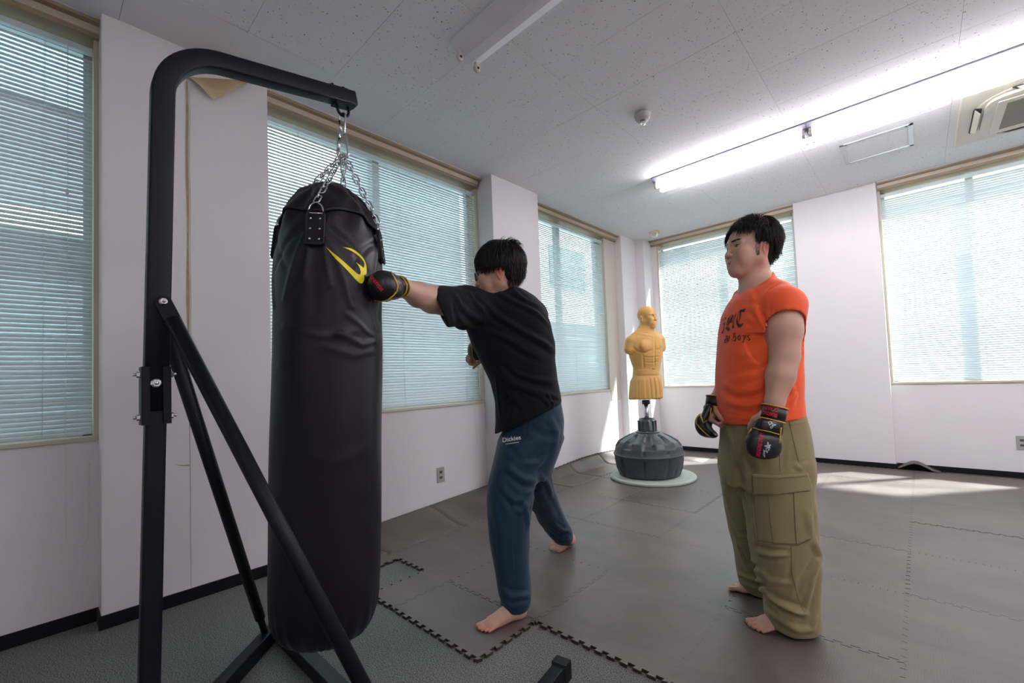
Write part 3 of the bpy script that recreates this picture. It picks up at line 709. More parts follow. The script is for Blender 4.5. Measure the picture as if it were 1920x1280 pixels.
# ------------------------------------------------------------------ fluorescent fixtures
M_tube = mat('lit_tube', (1, 1, 1), .5, emit=((1, .955, .985), 42.0))
def fixture(x, y, lit, label, L=1.25):
    f = empty('ceiling_lamp', (x, y, H)); tag(f, label, 'ceiling lamp')
    prof_ = [(-.110, 0), (-.110, -.012), (-.102, -.016), (-.028, -.062), (.028, -.062), (.102, -.016), (.110, -.012), (.110, 0)]
    V = [(0, a, b) for a, b in prof_]+[(L, a, b) for a, b in prof_]; n = len(prof_)
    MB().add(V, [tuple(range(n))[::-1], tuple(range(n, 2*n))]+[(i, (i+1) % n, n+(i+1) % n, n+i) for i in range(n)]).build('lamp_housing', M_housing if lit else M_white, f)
    for sy in (-1, 1):
        for sxx in (.022, L-.022):
            so_ = MB(); so_.lathe([(.019, -.010), (.020, -.006), (.020, .006), (.019, .010)], n=18, M=Matrix.Translation((sxx, sy*.062, -.082)) @ Matrix.Rotation(PI/2, 4, 'Y')).box(sxx-.009, sxx+.009, sy*.062-.012, sy*.062+.012, -.080, -.040)
            s_ = so_.build('lamp_socket', M_sock, f)
            MB().lathe([(.007, 0), (.007, .002)], n=12, M=Matrix.Translation((sxx+(.012 if sxx < .1 else -.012), sy*.062, -.082)) @ Matrix.Rotation(PI/2, 4, 'Y')).build('contact_ring', M_black, s_)
        if lit:
            MB().tube([(.036, sy*.062, -.082), (L-.036, sy*.062, -.082)], .0145, 16).build('fluorescent_tube', M_tube, f)
    return f
fixture(1.175, 1.56, False, 'unlit ceiling lamp housing with empty sockets above the heavy bag')
fixture(2.425, 1.56, False, 'second unlit ceiling lamp housing at the top edge, right of the first')
fixture(1.172, 3.925, True, 'lit twin tube ceiling lamp nearest the tan dummy')
fixture(2.424, 3.925, True, 'lit twin tube ceiling lamp beside the air conditioner')

fixture(3.676, 3.925, True, 'added unseen twin tube fill lamp on the air conditioner side, third of the far row')  # fill lamp added out of view to brighten the room
fixture(4.928, 3.925, True, 'added unseen twin tube fill lamp at the right wall end of the far row')  # also added beyond the frame, lifts the interior light
fixture(3.676, 1.56, True, 'added unseen twin tube fill lamp in line with the unlit housings, third of the near row')  # added out of frame for front light on the two men
fixture(3.676, -.80, True, 'added unseen twin tube fill lamp behind the viewer, towards the right wall')  # unseen fill added behind the camera to light the men's fronts
fixture(4.928, 1.56, True, 'added unseen twin tube fill lamp at the right wall end of the near row')  # another unseen fill, added for more light from the right



# ------------------------------------------------------------------ ceiling fittings
M_ac = mat('aged_cream_plastic', (.66, .61, .50), .42); M_grill = mat('ac_grill', (.20, .175, .12), .6, bump=(300, .5, .002)); M_dark = mat('dark_gap', (.03, .03, .03), .7)
ac = empty('air_conditioner', (3.755, 4.715, H)); tag(ac, 'cream ceiling cassette air conditioner with a round edged inlet panel', 'air conditioner')
MB().bbox(-.475, .475, -.475, .475, -.022, .0, .008).build('panel', M_ac, ac)
def superell(a, n, k=64): return [(a*math.copysign(abs(math.cos(t))**(2/n), math.cos(t)), a*math.copysign(abs(math.sin(t))**(2/n), math.sin(t))) for t in np.linspace(0, 2*PI, k, endpoint=False)]
def rimmed(a, n, z0, z1, inset):
    A = superell(a, n); B = superell(a-inset, n); k = len(A); mb = MB(); V = [(x, y, z0) for x, y in A]+[(x, y, z1+.004) for x, y in A]+[(x, y, z1) for x, y in B]
    return mb.add(V, [(i, k+i, k+(i+1) % k, (i+1) % k) for i in range(k)]+[(k+i, 2*k+i, 2*k+(i+1) % k, k+(i+1) % k) for i in range(k)]+[tuple(range(2*k, 3*k))[::-1]], False)
rimmed(.405, 3.2, -.02, -.028, .012).build('outlet_ring', M_ac, ac)
for k in range(4):
    Mr = Matrix.Rotation(PI/2*k, 4, 'Z')
    sl1 = MB(); poly = [(-.23, .395), (-.20, .355), (.20, .355), (.23, .395), (.20, .402), (-.20, .402)]; sl1.prism(poly, -.030, -.026, Mr); sl1.build('outlet_slot', M_dark, ac)
    fl_ = MB(); fl_.add([tuple(Mr @ Vector(v)) for v in ((-.21, .39, -.030), (.21, .39, -.030), (.17, .362, -.052), (-.17, .362, -.052), (-.21, .394, -.032), (.21, .394, -.032), (.17, .367, -.055), (-.17, .367, -.055))], [(0,1,2,3), (7,6,5,4), (0,4,5,1), (1,5,6,2), (2,6,7,3), (3,7,4,0)]).build('louvre_flap', M_ac, ac)
inl = rimmed(.345, 6, -.027, -.050, .03).build('inlet_panel', M_ac, ac)
MB().bbox(-.285, .285, -.285, .285, -.056, -.049, .004).build('inlet_frame', M_ac, inl); MB().bbox(-.235, .235, -.235, .235, -.0585, -.055, .001).build('inlet_grill', M_grill, inl)
# access hatch
ha = empty('access_hatch', (2.795, 4.675, H)); tag(ha, 'square access hatch with a grey metal frame in the ceiling', 'hatch')
for k in range(4):
    Mr = Matrix.Rotation(PI/2*k, 4, 'Z'); MB().bbox(-.232, .232, -.232, -.205, -.006, .003, .001, Mr).bbox(-.21, .21, -.208, -.200, -.004, .003, .001, Mr).build('frame_bar', M_alu, ha)
MB().bbox(-.198, .198, -.198, .198, -.001, .004, .0005).build('hatch_panel', M_ceil, ha)
for sx_, sy_ in ((-1, -1), (1, -1)): MB().lathe([(.006, -.009), (.006, -.004)], (sx_*.19, sy_*.214, 0), 10).build('latch', M_dark, ha)
# smoke detector and corner lamp
sd_ = empty('smoke_detector', (1.600, 2.82, H)); tag(sd_, 'small round smoke detector with a chrome nozzle on the ceiling', 'smoke detector')
MB().lathe([(.056, 0), (.056, -.012), (.052, -.034), (.045, -.046), (.022, -.050)], n=28).build('housing', mat('detector_grey', (.5, .5, .5), .5), sd_)
MB().lathe([(.018, -.046), (.018, -.060), (.021, -.062), (.021, -.074), (.019, -.077), (.006, -.077), (.005, -.070)], n=22).build('nozzle', mat('chrome', (.8, .8, .8), .15, metal=1), sd_)
dl = empty('ceiling_sensor', (.47, 5.33, H)); tag(dl, 'round yellowed ceiling fitting with a clear cone in the far corner', 'ceiling fitting')
MB().lathe([(.072, 0), (.072, -.012), (.064, -.020)], n=26).build('mount_ring', mat('yellowed_plastic', (.75, .55, .28), .5), dl)
MB().lathe([(.060, -.018), (.050, -.040), (.030, -.068), (.010, -.080)], n=26).build('clear_cone', mat('clear_plastic', (.75, .78, .80), .15, trans=.5), dl)
# sockets on the walls
M_outlet = mat('outlet_plate', (.42, .42, .40), .4, metal=.3)
def outlet(loc, rz, label):
    o = empty('wall_outlet', loc, rz); tag(o, label, 'wall socket')
    MB().bbox(-.036, .036, -.006, .0, -.060, .060, .002).build('cover_plate', M_outlet, o)
    for z in (-.022, .022):
        f = MB().bbox(-.014, .014, -.0075, -.005, z-.010, z+.010, .001).build('socket_face', mat('socket_dark', (.10, .09, .08), .5), o)
        for x in (-.005, .005): MB().box(x-.0012, x+.0012, -.0079, -.0074, z-.004, z+.004).build('slot', M_dark, f)
outlet((0, 2.158, .300), PI/2, 'grey twin wall socket under the window behind the boxer')
outlet((0, 3.655, .300), PI/2, 'grey twin wall socket partly hidden behind the boxer\'s knee')
outlet((3.585, DY, .320), 0, 'grey twin wall socket under the rightmost window')
# torn wallpaper on the left pillar
M_stain = mat('old_plaster', (.50, .42, .40), .85, noise=(14, .18, (.36, .29, .22))); M_back = mat('paper_back', (.66, .56, .37), .8, noise=(9, .12, (.50, .36, .20)))
tw = empty('torn_wallpaper', (.136, .50, 2.7)); tag(tw, 'torn corner of wallpaper folded down on the left pillar', 'wallpaper')
o_ = (.136, .50, 2.7)
MB().add([(.0008, .0, .115), (.0008, .29, .196), (.0008, .10, .197), (.0008, -.008, .197), (.0008, -.008, .04), (.0008, .0, .02)], [(4,5,0,1,2,3)]).build('bare_plaster', M_stain, tw)
fv = []; nf = 10
A3, B3, C3 = np.array([.002, -.004, .045]), np.array([.002, .32, .182]), np.array([.045, .105, -.052])
V = []; F = []
for i in range(nf+1):
    for j in range(nf+1-i):
        a, b = i/nf, j/nf; p = A3*(1-a-b)+B3*a+C3*b; p = p+np.array([.018*math.sin(PI*min(1, b+.0))*(1-b)*2, 0, 0]); 
        if i+j == nf and 0 < i < nf: p = p+np.array([0, 0, .006*math.sin(i*2.7)])
        V.append(p)
ix = {}; c = 0
for i in range(nf+1):
    for j in range(nf+1-i): ix[i, j] = c; c += 1
for i in range(nf):
    for j in range(nf-i):
        F.append((ix[i,j], ix[i+1,j], ix[i,j+1]))
        if i+j < nf-1: F.append((ix[i+1,j], ix[i+1,j+1], ix[i,j+1]))
V2 = V+[v-np.array([.0015, 0, 0]) for v in V]; F2 = F+[tuple(k+len(V) for k in f[::-1]) for f in F]
MB().add([tuple(v) for v in V2], F2, True).build('folded_flap', M_back, tw)
gp = empty('wallpaper_seam', (.136, .497, 0)); tag(gp, 'tall open wallpaper seam with brown backing on the left pillar', 'wallpaper')
zz2 = np.linspace(2.72, .95, 24); L1 = [(.001, -.006-.002*math.sin(z*9), z) for z in zz2]; L2 = [(.001, .006*(z/2.7)+.0015*math.sin(z*13)-.001, z) for z in zz2]
V = L1+L2; n = len(L1); MB().add(V, [(i, i+1, n+i+1, n+i) for i in range(n-1)]).build('brown_backing', mat('brown_backing', (.36, .25, .12), .8, noise=(20, .2, (.5, .38, .22))), gp)
MB().add([(p[0]+.0012, p[1], p[2]) for p in L2]+[(p[0]+.006, p[1]+.007, p[2]) for p in L2], [(i, i+1, n+i+1, n+i) for i in range(n-1)]).build('lifted_edge', M_wall, gp)
MB().add([(.0012, -.001, .95), (.0012, .001, .95), (.0012, .0005, .07), (.0012, -.0005, .07)], [(0,1,2,3)]).build('hairline_crack', M_dark, gp)
V = [(.001, -.062, .700), (.004, -.035, .692), (.006, 0.0, .690), (.001, 0.0, .682), (.001, -.033, .686)]
MB().add(V, [(0,1,2,3,4)]).build('tear_edge', M_back, gp)

# ------------------------------------------------------------------ organic shapes: signed distance fields -> surface nets
class Field:
    def __init__(s, lo, hi, h):
        s.lo = np.array(lo, float); s.h = h; s.n = np.ceil((np.array(hi, float)-s.lo)/h).astype(int)+1
        s.F = np.full(s.n, 1.0, np.float32)
        s.ax = [s.lo[i]+h*np.arange(s.n[i]) for i in range(3)]
    def _sub(s, b0, b1):
        i0 = np.maximum(np.floor((b0-s.lo)/s.h).astype(int), 0); i1 = np.minimum(np.ceil((b1-s.lo)/s.h).astype(int)+1, s.n)
        if (i1 <= i0).any(): return None
        sl = tuple(slice(a, b) for a, b in zip(i0, i1))
        X = s.ax[0][sl[0]].astype(np.float32)[:, None, None]; Y = s.ax[1][sl[1]].astype(np.float32)[None, :, None]; Z = s.ax[2][sl[2]].astype(np.float32)[None, None, :]
        return sl, X, Y, Z
    def put(s, prims):
        for kind, f, b0, b1, k in prims:
            mg = abs(k)+3*s.h; r = s._sub(np.array(b0)-mg, np.array(b1)+mg)
            if r is None: continue
            sl, X, Y, Z = r; d = f(X, Y, Z); A = s.F[sl]
            if kind == '+':
                if k > 0: hh = np.clip(.5+.5*(A-d)/k, 0, 1); s.F[sl] = A*(1-hh)+d*hh-k*hh*(1-hh)
                else: s.F[sl] = np.minimum(A, d)
            elif kind == '-':
                if k > 0: hh = np.clip(.5-.5*(A+d)/k, 0, 1); s.F[sl] = A*(1-hh)-d*hh+k*hh*(1-hh)
                else: s.F[sl] = np.maximum(A, -d)
            elif kind == '&': s.F[sl] = np.maximum(A, d)
        return s
    def mesh(s):
        F = s.F; S = F < 0; h = s.h
        nx, ny, nz = F.shape
        c = [S[i:nx-1+i, j:ny-1+j, k:nz-1+k] for i in (0,1) for j in (0,1) for k in (0,1)]
        cnt = sum(x.astype(np.int8) for x in c); act = (cnt > 0) & (cnt < 8); I = np.argwhere(act)
        if len(I) == 0: return np.zeros((0, 3)), np.zeros((0, 4), int)
        idm = np.full(act.shape, -1, np.int32); idm[act] = np.arange(len(I))
        P = np.zeros((len(I), 3)); N = np.zeros(len(I)); i, j, k = I.T
        offs = [(a, b, c_) for a in (0,1) for b in (0,1) for c_ in (0,1)]
        val = {o: F[i+o[0], j+o[1], k+o[2]].astype(float) for o in offs}
        for o in offs:
            for ax in range(3):
                if o[ax] == 1: continue
                q = list(o); q[ax] = 1; q = tuple(q); a, b = val[o], val[q]; m_ = (a < 0) != (b < 0); t = np.where(m_, a/(a-b+1e-12), 0)
                pt = np.array(o, float)[None, :].repeat(len(I), 0); pt[:, ax] = t; P[m_] += pt[m_]; N[m_] += 1
        V = s.lo + h*(I+P/np.maximum(N, 1)[:, None])
        quads = []
        for ax in range(3):
            a1, a2 = (ax+1) % 3, (ax+2) % 3
            sl0 = [slice(1, n-1) for n in F.shape]; sl0[ax] = slice(0, F.shape[ax]-1); sl1 = list(sl0); sl1[ax] = slice(1, F.shape[ax])
            A, B = S[tuple(sl0)], S[tuple(sl1)]; cr_ = np.argwhere(A != B)
            if len(cr_) == 0: continue
            base = cr_+np.array([sl0[0].start, sl0[1].start, sl0[2].start]); fl_ = A[tuple(cr_.T)]
            def cell(d1, d2):
                b = base.copy(); b[:, a1] -= d1; b[:, a2] -= d2; return idm[b[:, 0], b[:, 1], b[:, 2]]
            q = np.stack([cell(1,1), cell(0,1), cell(0,0), cell(1,0)], 1); q[~fl_] = q[~fl_][:, ::-1]; quads.append(q)
        Q = np.concatenate(quads); Q = Q[(Q >= 0).all(1)]
        return V, Q
def rc(a, b, ra, rb, k=.01, kind='+'):
    """rounded cone from a to b"""
    a = np.array(a, float); b = np.array(b, float); ab = b-a; L2 = max(float(ab@ab), 1e-9); m_ = max(ra, rb)
    def f(X, Y, Z):
        px, py, pz = X-a[0], Y-a[1], Z-a[2]; t = np.clip((px*ab[0]+py*ab[1]+pz*ab[2])/L2, 0, 1)
        return np.sqrt((px-t*ab[0])**2+(py-t*ab[1])**2+(pz-t*ab[2])**2)-(ra+(rb-ra)*t)
    return (kind, f, np.minimum(a, b)-m_, np.maximum(a, b)+m_, k)
def chain(pts, rs, k=.012): return [rc(pts[i], pts[i+1], rs[i], rs[i+1], k) for i in range(len(pts)-1)]
def ell(c, r, k=.01, kind='+', R=None):
    """ellipsoid; R rows = local axes"""
    c = np.array(c, float); r = np.array(r, float); R = np.eye(3) if R is None else np.array(R, float); m_ = np.sqrt(((R.T*r)**2).sum(1))
    def f(X, Y, Z):
        px, py, pz = X-c[0], Y-c[1], Z-c[2]; q = [R[i,0]*px+R[i,1]*py+R[i,2]*pz for i in range(3)]
        k0 = np.sqrt((q[0]/r[0])**2+(q[1]/r[1])**2+(q[2]/r[2])**2); k1 = np.sqrt((q[0]/r[0]**2)**2+(q[1]/r[1]**2)**2+(q[2]/r[2]**2)**2)
        return k0*(k0-1)/np.maximum(k1, 1e-6)
    return (kind, f, c-m_, c+m_, k)
def boxp(c, r, rnd=.004, k=.006, kind='+', R=None):
    c = np.array(c, float); r = np.array(r, float); R = np.eye(3) if R is None else np.array(R, float); m_ = (np.abs(R.T)*r).sum(1)
    def f(X, Y, Z):
        px, py, pz = X-c[0], Y-c[1], Z-c[2]; q = [np.abs(R[i,0]*px+R[i,1]*py+R[i,2]*pz)-(r[i]-rnd) for i in range(3)]
        o = np.sqrt(sum(np.maximum(v, 0)**2 for v in q)); return o+np.minimum(np.maximum(np.maximum(q[0], q[1]), q[2]), 0)-rnd
    return (kind, f, c-m_, c+m_, k)
def half(p, n, kind='-'):
    """cuts away the side the normal points to"""
    p = np.array(p, float); n = np.array(n, float); n /= np.linalg.norm(n)
    return (kind, lambda X, Y, Z: -((X-p[0])*n[0]+(Y-p[1])*n[1]+(Z-p[2])*n[2]), p-9, p+9, 0)
def cutcap(p, n, rad, kind='-'):
    """like half() but only within a ball round p"""
    p = np.array(p, float); n = np.array(n, float); n /= np.linalg.norm(n)
    def f(X, Y, Z):
        a = -((X-p[0])*n[0]+(Y-p[1])*n[1]+(Z-p[2])*n[2]); b = np.sqrt((X-p[0])**2+(Y-p[1])**2+(Z-p[2])**2)-rad; return np.maximum(a, b)
    return (kind, f, p-rad, p+rad, 0)
def loft(rows, k=.02, kind='+', n=2.0, cap=.01):
    """stack of ellipses: rows (z, cx, cy, rx, ry[, turn])"""
    rows = sorted([tuple(r)+(0,)*(6-len(r)) for r in rows]); T = np.array(rows, float); z0, z1 = T[0, 0], T[-1, 0]
    zi = np.linspace(z0, z1, 160); 
    def cub(col):
        y = np.interp(zi, T[:, 0], T[:, col]); w = max(3, int(160/len(T)/1.6)) | 1
        if w > 3:
            ker = np.hanning(w+2)[1:-1]; ker /= ker.sum(); yp_ = np.r_[2*y[0]-y[1:w//2+1][::-1], y, 2*y[-1]-y[-w//2:-1]][:len(y)+2*(w//2)]; y2 = np.convolve(yp_, ker, 'valid')
            if len(y2) == len(y): y = y2
        return y
    C = [cub(i) for i in range(1, 6)]
    m_ = max(C[2].max(), C[3].max())
    def f(X, Y, Z):
        z = np.clip(Z, z0, z1).ravel(); cx, cy, rx, ry, an = [np.interp(z, zi, c)[None, None, :] for c in C]
        px, py = X-cx, Y-cy
        if np.abs(an).max() > 1e-4: ca, sa = np.cos(an), np.sin(an); px, py = px*ca+py*sa, -px*sa+py*ca
        if n == 2.0:
            k0 = np.sqrt((px/rx)**2+(py/ry)**2); k1 = np.sqrt((px/rx**2)**2+(py/ry**2)**2); d = k0*(k0-1)/np.maximum(k1, 1e-5)
        else:
            k0 = (np.abs(px/rx)**n+np.abs(py/ry)**n)**(1/n); d = (k0-1)*np.minimum(rx, ry)
        dz = np.maximum(Z-z1, z0-Z)+cap
        return (np.sqrt(np.maximum(d+cap, 0)**2+np.maximum(dz, 0)**2)-cap + np.minimum(np.maximum(d+cap, dz), 0)).astype(np.float32)
    return (kind, f, np.array([(C[0]).min()-m_, C[1].min()-m_, z0]), np.array([C[0].max()+m_, C[1].max()+m_, z1]), k)
def sdf_mesh(prims, h, pad=.03, box=None):
    pos = [p for p in prims if p[0] == '+']
    lo = np.min([p[2] for p in pos], 0)-pad; hi = np.max([p[3] for p in pos], 0)+pad
    if box is not None: lo = np.maximum(lo, box[0]); hi = np.minimum(hi, box[1])
    return Field(lo, hi, h).put(prims).mesh()
def vnormals(V, Q):
    n = np.cross(V[Q[:, 2]]-V[Q[:, 0]], V[Q[:, 3]]-V[Q[:, 1]]); N = np.zeros_like(V)
    for i in range(4): np.add.at(N, Q[:, i], n)
    return N/np.maximum(np.linalg.norm(N, axis=1), 1e-12)[:, None]
def relax(V, Q, it=2, lam=.5):
    for _ in range(it):
        S = np.zeros_like(V); c = np.zeros(len(V))
        for i in range(4):
            a, b = Q[:, i], Q[:, (i+1) % 4]; np.add.at(S, a, V[b]); np.add.at(c, a, 1); np.add.at(S, b, V[a]); np.add.at(c, b, 1)
        V = V+lam*(S/np.maximum(c, 1)[:, None]-V)
    return V
def crease(P, N, lines, side=None):
    """folds of cloth: 3D polylines (pts, width, height); height > 0 ridge, < 0 groove"""
    D = np.zeros(len(P))
    for pts, w, am in lines:
        pts = np.array(pts, float); best = np.full(len(P), 1e9); tt = np.zeros(len(P)); n = len(pts)-1
        near = ((P > pts.min(0)-3*w) & (P < pts.max(0)+3*w)).all(1); idx = np.nonzero(near)[0]
        if len(idx) == 0: continue
        p = P[idx]; b = np.full(len(idx), 1e9); t_ = np.zeros(len(idx))
        for i in range(n):
            a, c = pts[i], pts[i+1]; ab = c-a; t = np.clip(((p-a)@ab)/max(ab@ab, 1e-9), 0, 1); d = np.linalg.norm(p-a-t[:, None]*ab, axis=1)
            m_ = d < b; b[m_] = d[m_]; t_[m_] = (i+t[m_])/n
        e = np.clip(np.minimum(t_, 1-t_)*5+.15, 0, 1)
        D[idx] += am*e*(np.exp(-(b/w)**2) - .35*np.exp(-((b-1.6*w)/(.8*w))**2))
    return P+N*D[:, None]
def vnoise(P, scale, seed=0):
    """smooth value noise, -1..1"""
    q = P*scale+seed*17.3; i = np.floor(q).astype(np.int64); f = q-i; f = f*f*(3-2*f); out = np.zeros(len(P))
    for dx in (0, 1):
        for dy in (0, 1):
            for dz in (0, 1):
                hsh = ((i[:, 0]+dx)*73856093) ^ ((i[:, 1]+dy)*19349663) ^ ((i[:, 2]+dz)*83492791) ^ (seed*2654435)
                hsh = (hsh*1103515245+12345) & 0x7fffffff; hsh = (hsh ^ (hsh >> 13))*60493 & 0x7fffffff
                v = (hsh % 65536)/32768.-1
                out += v*np.where(dx, f[:, 0], 1-f[:, 0])*np.where(dy, f[:, 1], 1-f[:, 1])*np.where(dz, f[:, 2], 1-f[:, 2])
    return out
def kmesh(name, V, Q, mat_, parent, org, smooth=True, colors=None):
    """object whose points are given in the camera-aligned frame (right, forward, up)"""
    me = mesh_from(name, V-np.asarray(org), Q, smooth)
    if colors is not None:
        a = me.color_attributes.new('Col', 'FLOAT_COLOR', 'POINT'); c = np.ones((len(V), 4), np.float32); c[:, :3] = colors; a.data.foreach_set('color', c.ravel())
    return obj(name, me, mat_, parent)
def frame(facing, up=(0,0,1)):
    f = np.array(facing, float); f /= np.linalg.norm(f); u = np.array(up, float); u = u-f*(u@f); u /= np.linalg.norm(u); l = np.cross(u, f)   # left
    return f, l, u
def hand(wrist, d, palmn, s=1.0, curl=(.5,.5,.5,.5), thumb=.6, left=True, k=.004):
    """palm, four bent fingers and thumb. d: wrist->knuckles, palmn: out of the palm"""
    d = np.array(d, float); d /= np.linalg.norm(d); pn = np.array(palmn, float); pn -= d*(pn@d); pn /= np.linalg.norm(pn)
    side = np.cross(pn, d)*(1 if left else -1)      # towards the thumb
    w = np.array(wrist, float); P = []
    kn = w+d*.088*s
    R = np.array([side, d, pn])
    P.append(boxp(w+d*.046*s, (.036*s, .050*s, .014*s), .013*s, .012, '+', R))
    P.append(ell(w+d*.030*s+side*.022*s+pn*.008*s, (.018*s, .032*s, .016*s), .010, '+', R))
    P.append(ell(w+d*.035*s-side*.022*s+pn*.006*s, (.013*s, .034*s, .013*s), .010, '+', R))
    P.append(rc(w-d*.03*s, w+d*.01*s, .027*s, .026*s, .012))
    L = [(.044, .026, .021), (.048, .030, .022), (.044, .028, .021), (.034, .021, .019)]; off = [.028, .0095, -.009, -.026]; rad = [.0088, .0090, .0086, .0076]
    for (a, b, c), o, r, cu in zip(L, off, rad, curl):
        p = kn+side*o*s-d*(.002 if abs(o) < .01 else .008)*s; ang = cu*.9
        for ln, ext in ((a, .9), (b, 1.1), (c, .8)):
            dd = d*math.cos(ang)+pn*math.sin(ang)+side*(o*1.2 if ext == .9 else 0); q = p+dd*ln*s; P.append(rc(p, q, r*s, r*s*.93, .0035)); p = q; ang += cu*ext
    t0 = w+d*.022*s+side*.030*s+pn*.006*s; td = side*.62+d*.70+pn*thumb; td /= np.linalg.norm(td); t1 = t0+td*.036*s
    td2 = d*.75+pn*thumb*.9+side*.12; td2 /= np.linalg.norm(td2); t2 = t1+td2*.030*s; td3 = d*.6+pn*(thumb+.2)-side*.15; td3 /= np.linalg.norm(td3); t3 = t2+td3*.022*s
    P += [rc(t0, t1, .014*s, .0115*s, .008), rc(t1, t2, .0112*s, .0098*s, .004), rc(t2, t3, .0098*s, .0080*s, .004)]
    return P
def foot(heel, toe, left, s=1.0, ankle_h=.085):
    """bare foot on z; heel and toe given on the ground, big toe on the inner side"""
    h = np.array(heel, float); t = np.array(toe, float); d = t-h; L = np.linalg.norm(d); d /= L; up = np.array([0,0,1.]); lft = np.cross(up, d)
    inn = -lft if left else lft; P = []
    g = lambda a, b, c: h+d*a*L+inn*b*L+up*c*L
    P.append(ell(g(.11, 0, .105), (.125*L, .118*L, .115*L), .02, '+', np.array([d, inn, up])))
    P.append(rc(g(.20, .0, .30), g(.17, 0, .42), .135*L, .125*L, .03))
    P.append(rc(g(.16, 0, .11), g(.55, -.045, .085), .105*L, .085*L, .03))
    P.append(rc(g(.25, .03, .20), g(.70, .055, .085), .12*L, .078*L, .03))
    P.append(rc(g(.45, .0, .15), g(.72, -.03, .07), .085*L, .062*L, .03))
    P.append(ell(g(.72, .02, .062), (.13*L, .165*L, .060*L), .02, '+', np.array([d, inn, up])))
    for (a0, b0, a1, b1, r) in ((.74, .098, .965, .102, .047), (.77, .026, .975, .018, .034), (.755, -.038, .945, -.050, .031), (.735, -.090, .900, -.110, .029), (.70, -.135, .845, -.160, .027)):
        mid = g((a0+a1)/2, (b0+b1)/2, r*1.35); P.append(rc(g(a0, b0, .055), mid, r*L*.95, r*L*.88, .008)); P.append(rc(mid, g(a1, b1, r*1.02), r*L*.86, r*L*.98, .003))
    P.append(ell(g(.43, .11, .02), (.14*L, .05*L, .05*L), .02, '-', np.array([d, inn, up])))
    c = h-up*.5; P.append(('-', lambda X, Y, Z: (Z-(h[2]+.0))+0*X+0*Y, h-.4-.0, h+np.array([.4, .4, .001]), 0))
    nails = [g(a1+.018, b1, r*1.75) for (a0, b0, a1, b1, r) in ((.74, .098, .965, .102, .047), (.77, .026, .975, .018, .034), (.755, -.038, .945, -.050, .031), (.735, -.090, .900, -.110, .029), (.70, -.135, .845, -.160, .027))]
    tips = [g(a1, b1, r) for (a0, b0, a1, b1, r) in ((.74, .098, .965, .102, .047), (.77, .026, .975, .018, .034), (.755, -.038, .945, -.050, .031), (.735, -.090, .900, -.110, .029), (.70, -.135, .845, -.160, .027))]
    return P, nails, tips
def head(c, f, l, u, s=1.0, jaw=1.0, eyes_open=True, mouth_open=.0):
    """adult head; c = centre between the ears at eye height, f forward, l left, u up. returns prims and landmark function"""
    R = np.array([f, l, u]); g = lambda a, b, z: np.array(c)+(np.array(f)*a+np.array(l)*b+np.array(u)*z)*s
    e = lambda a, b, z, ra, rb_, rz, k=.01, kind='+': ell(g(a, b, z), (ra*s, rb_*s, rz*s), k*s, kind, R)
    P = [e(-.012, 0, .035, .096, .076, .090, .02), e(.030, 0, .010, .068, .066, .085, .03), e(.028, 0, -.050, .056, .052*jaw, .060, .03)]
    P += [rc(g(.0, .048*jaw, -.055), g(.062, .018, -.106), .020*s, .017*s, .03*s), rc(g(.0, -.048*jaw, -.055), g(.062, -.018, -.106), .020*s, .017*s, .03*s)]
    P += [rc(g(-.01, .056*jaw, -.01), g(.0, .052*jaw, -.055), .018*s, .021*s, .03*s), rc(g(-.01, -.056*jaw, -.01), g(.0, -.052*jaw, -.055), .018*s, .021*s, .03*s)]
    P += [e(.072, 0, -.106, .018, .024, .016, .02)]                                    # chin
    for b in (1, -1):
        P += [e(.070, .038*b, -.020, .022, .024, .020, .022)]                           # cheekbone
        P += [e(.060, .034*b, -.052, .026, .026, .030, .03)]                           # cheek
        P += [rc(g(.090, .012*b, .020), g(.077, .048*b, .020), .0085*s, .008*s, .012*s)] # brow ridge
        P += [e(.092, .031*b, .001, .013, .017, .011, .010, '-')]                       # eye socket
        P += [e(.076, .031*b, -.0005, .0150, .0150, .0135, .003)]                       # lid / globe
    P += [e(.083, 0, -.073, .0195, .028, .023, .022)]                                     # muzzle
    P += [rc(g(.088, 0, .014), g(.107, 0, -.032), .0070*s, .0095*s, .008*s), e(.108, 0, -.036, .0115, .0115, .0095, .005)]
    for b in (1, -1): P += [e(.098, .0125*b, -.039, .0100, .0068, .0078, .004)]
    for b in (1, -1): P += [e(.101, .0075*b, -.0475, .0055, .0034, .0035, .002, '-')]
    P += [rc(g(.101, -.0, -.0675), g(.089, .021, -.0710), .0046*s, .0026*s, .003*s), rc(g(.101, .0, -.0675), g(.089, -.021, -.0710), .0046*s, .0026*s, .003*s)]
    P += [rc(g(.0985, 0, -.0800), g(.088, .018, -.0750), .0056*s, .0028*s, .003*s), rc(g(.0985, 0, -.0800), g(.088, -.018, -.0750), .0056*s, .0028*s, .003*s)]
    P += [rc(g(.1045, 0, -.0738), g(.094, .021, -.0735), (.0014+mouth_open)*s, .0012*s, .001*s, '-'), rc(g(.1045, 0, -.0738), g(.094, -.021, -.0735), (.0014+mouth_open)*s, .0012*s, .001*s, '-')]
    P += [e(.074, 0, -.090, .016, .024, .018, .02)]
    for b in (1, -1):                                                                   # ears
        P += [ell(g(-.014, .080*b, -.020), (.018*s, .0072*s, .032*s), .005*s, '+', np.array([f*.88+l*b*.47, l*b*.88-f*.47, u])), e(-.008, .075*b, -.047, .010, .007, .011, .004)]
        P += [e(-.006, .091*b, -.017, .0085, .0060, .018, .003, '-')]
        P += [e(-.016, .086*b, -.016, .0040, .0040, .013, .002)]
    return P, g
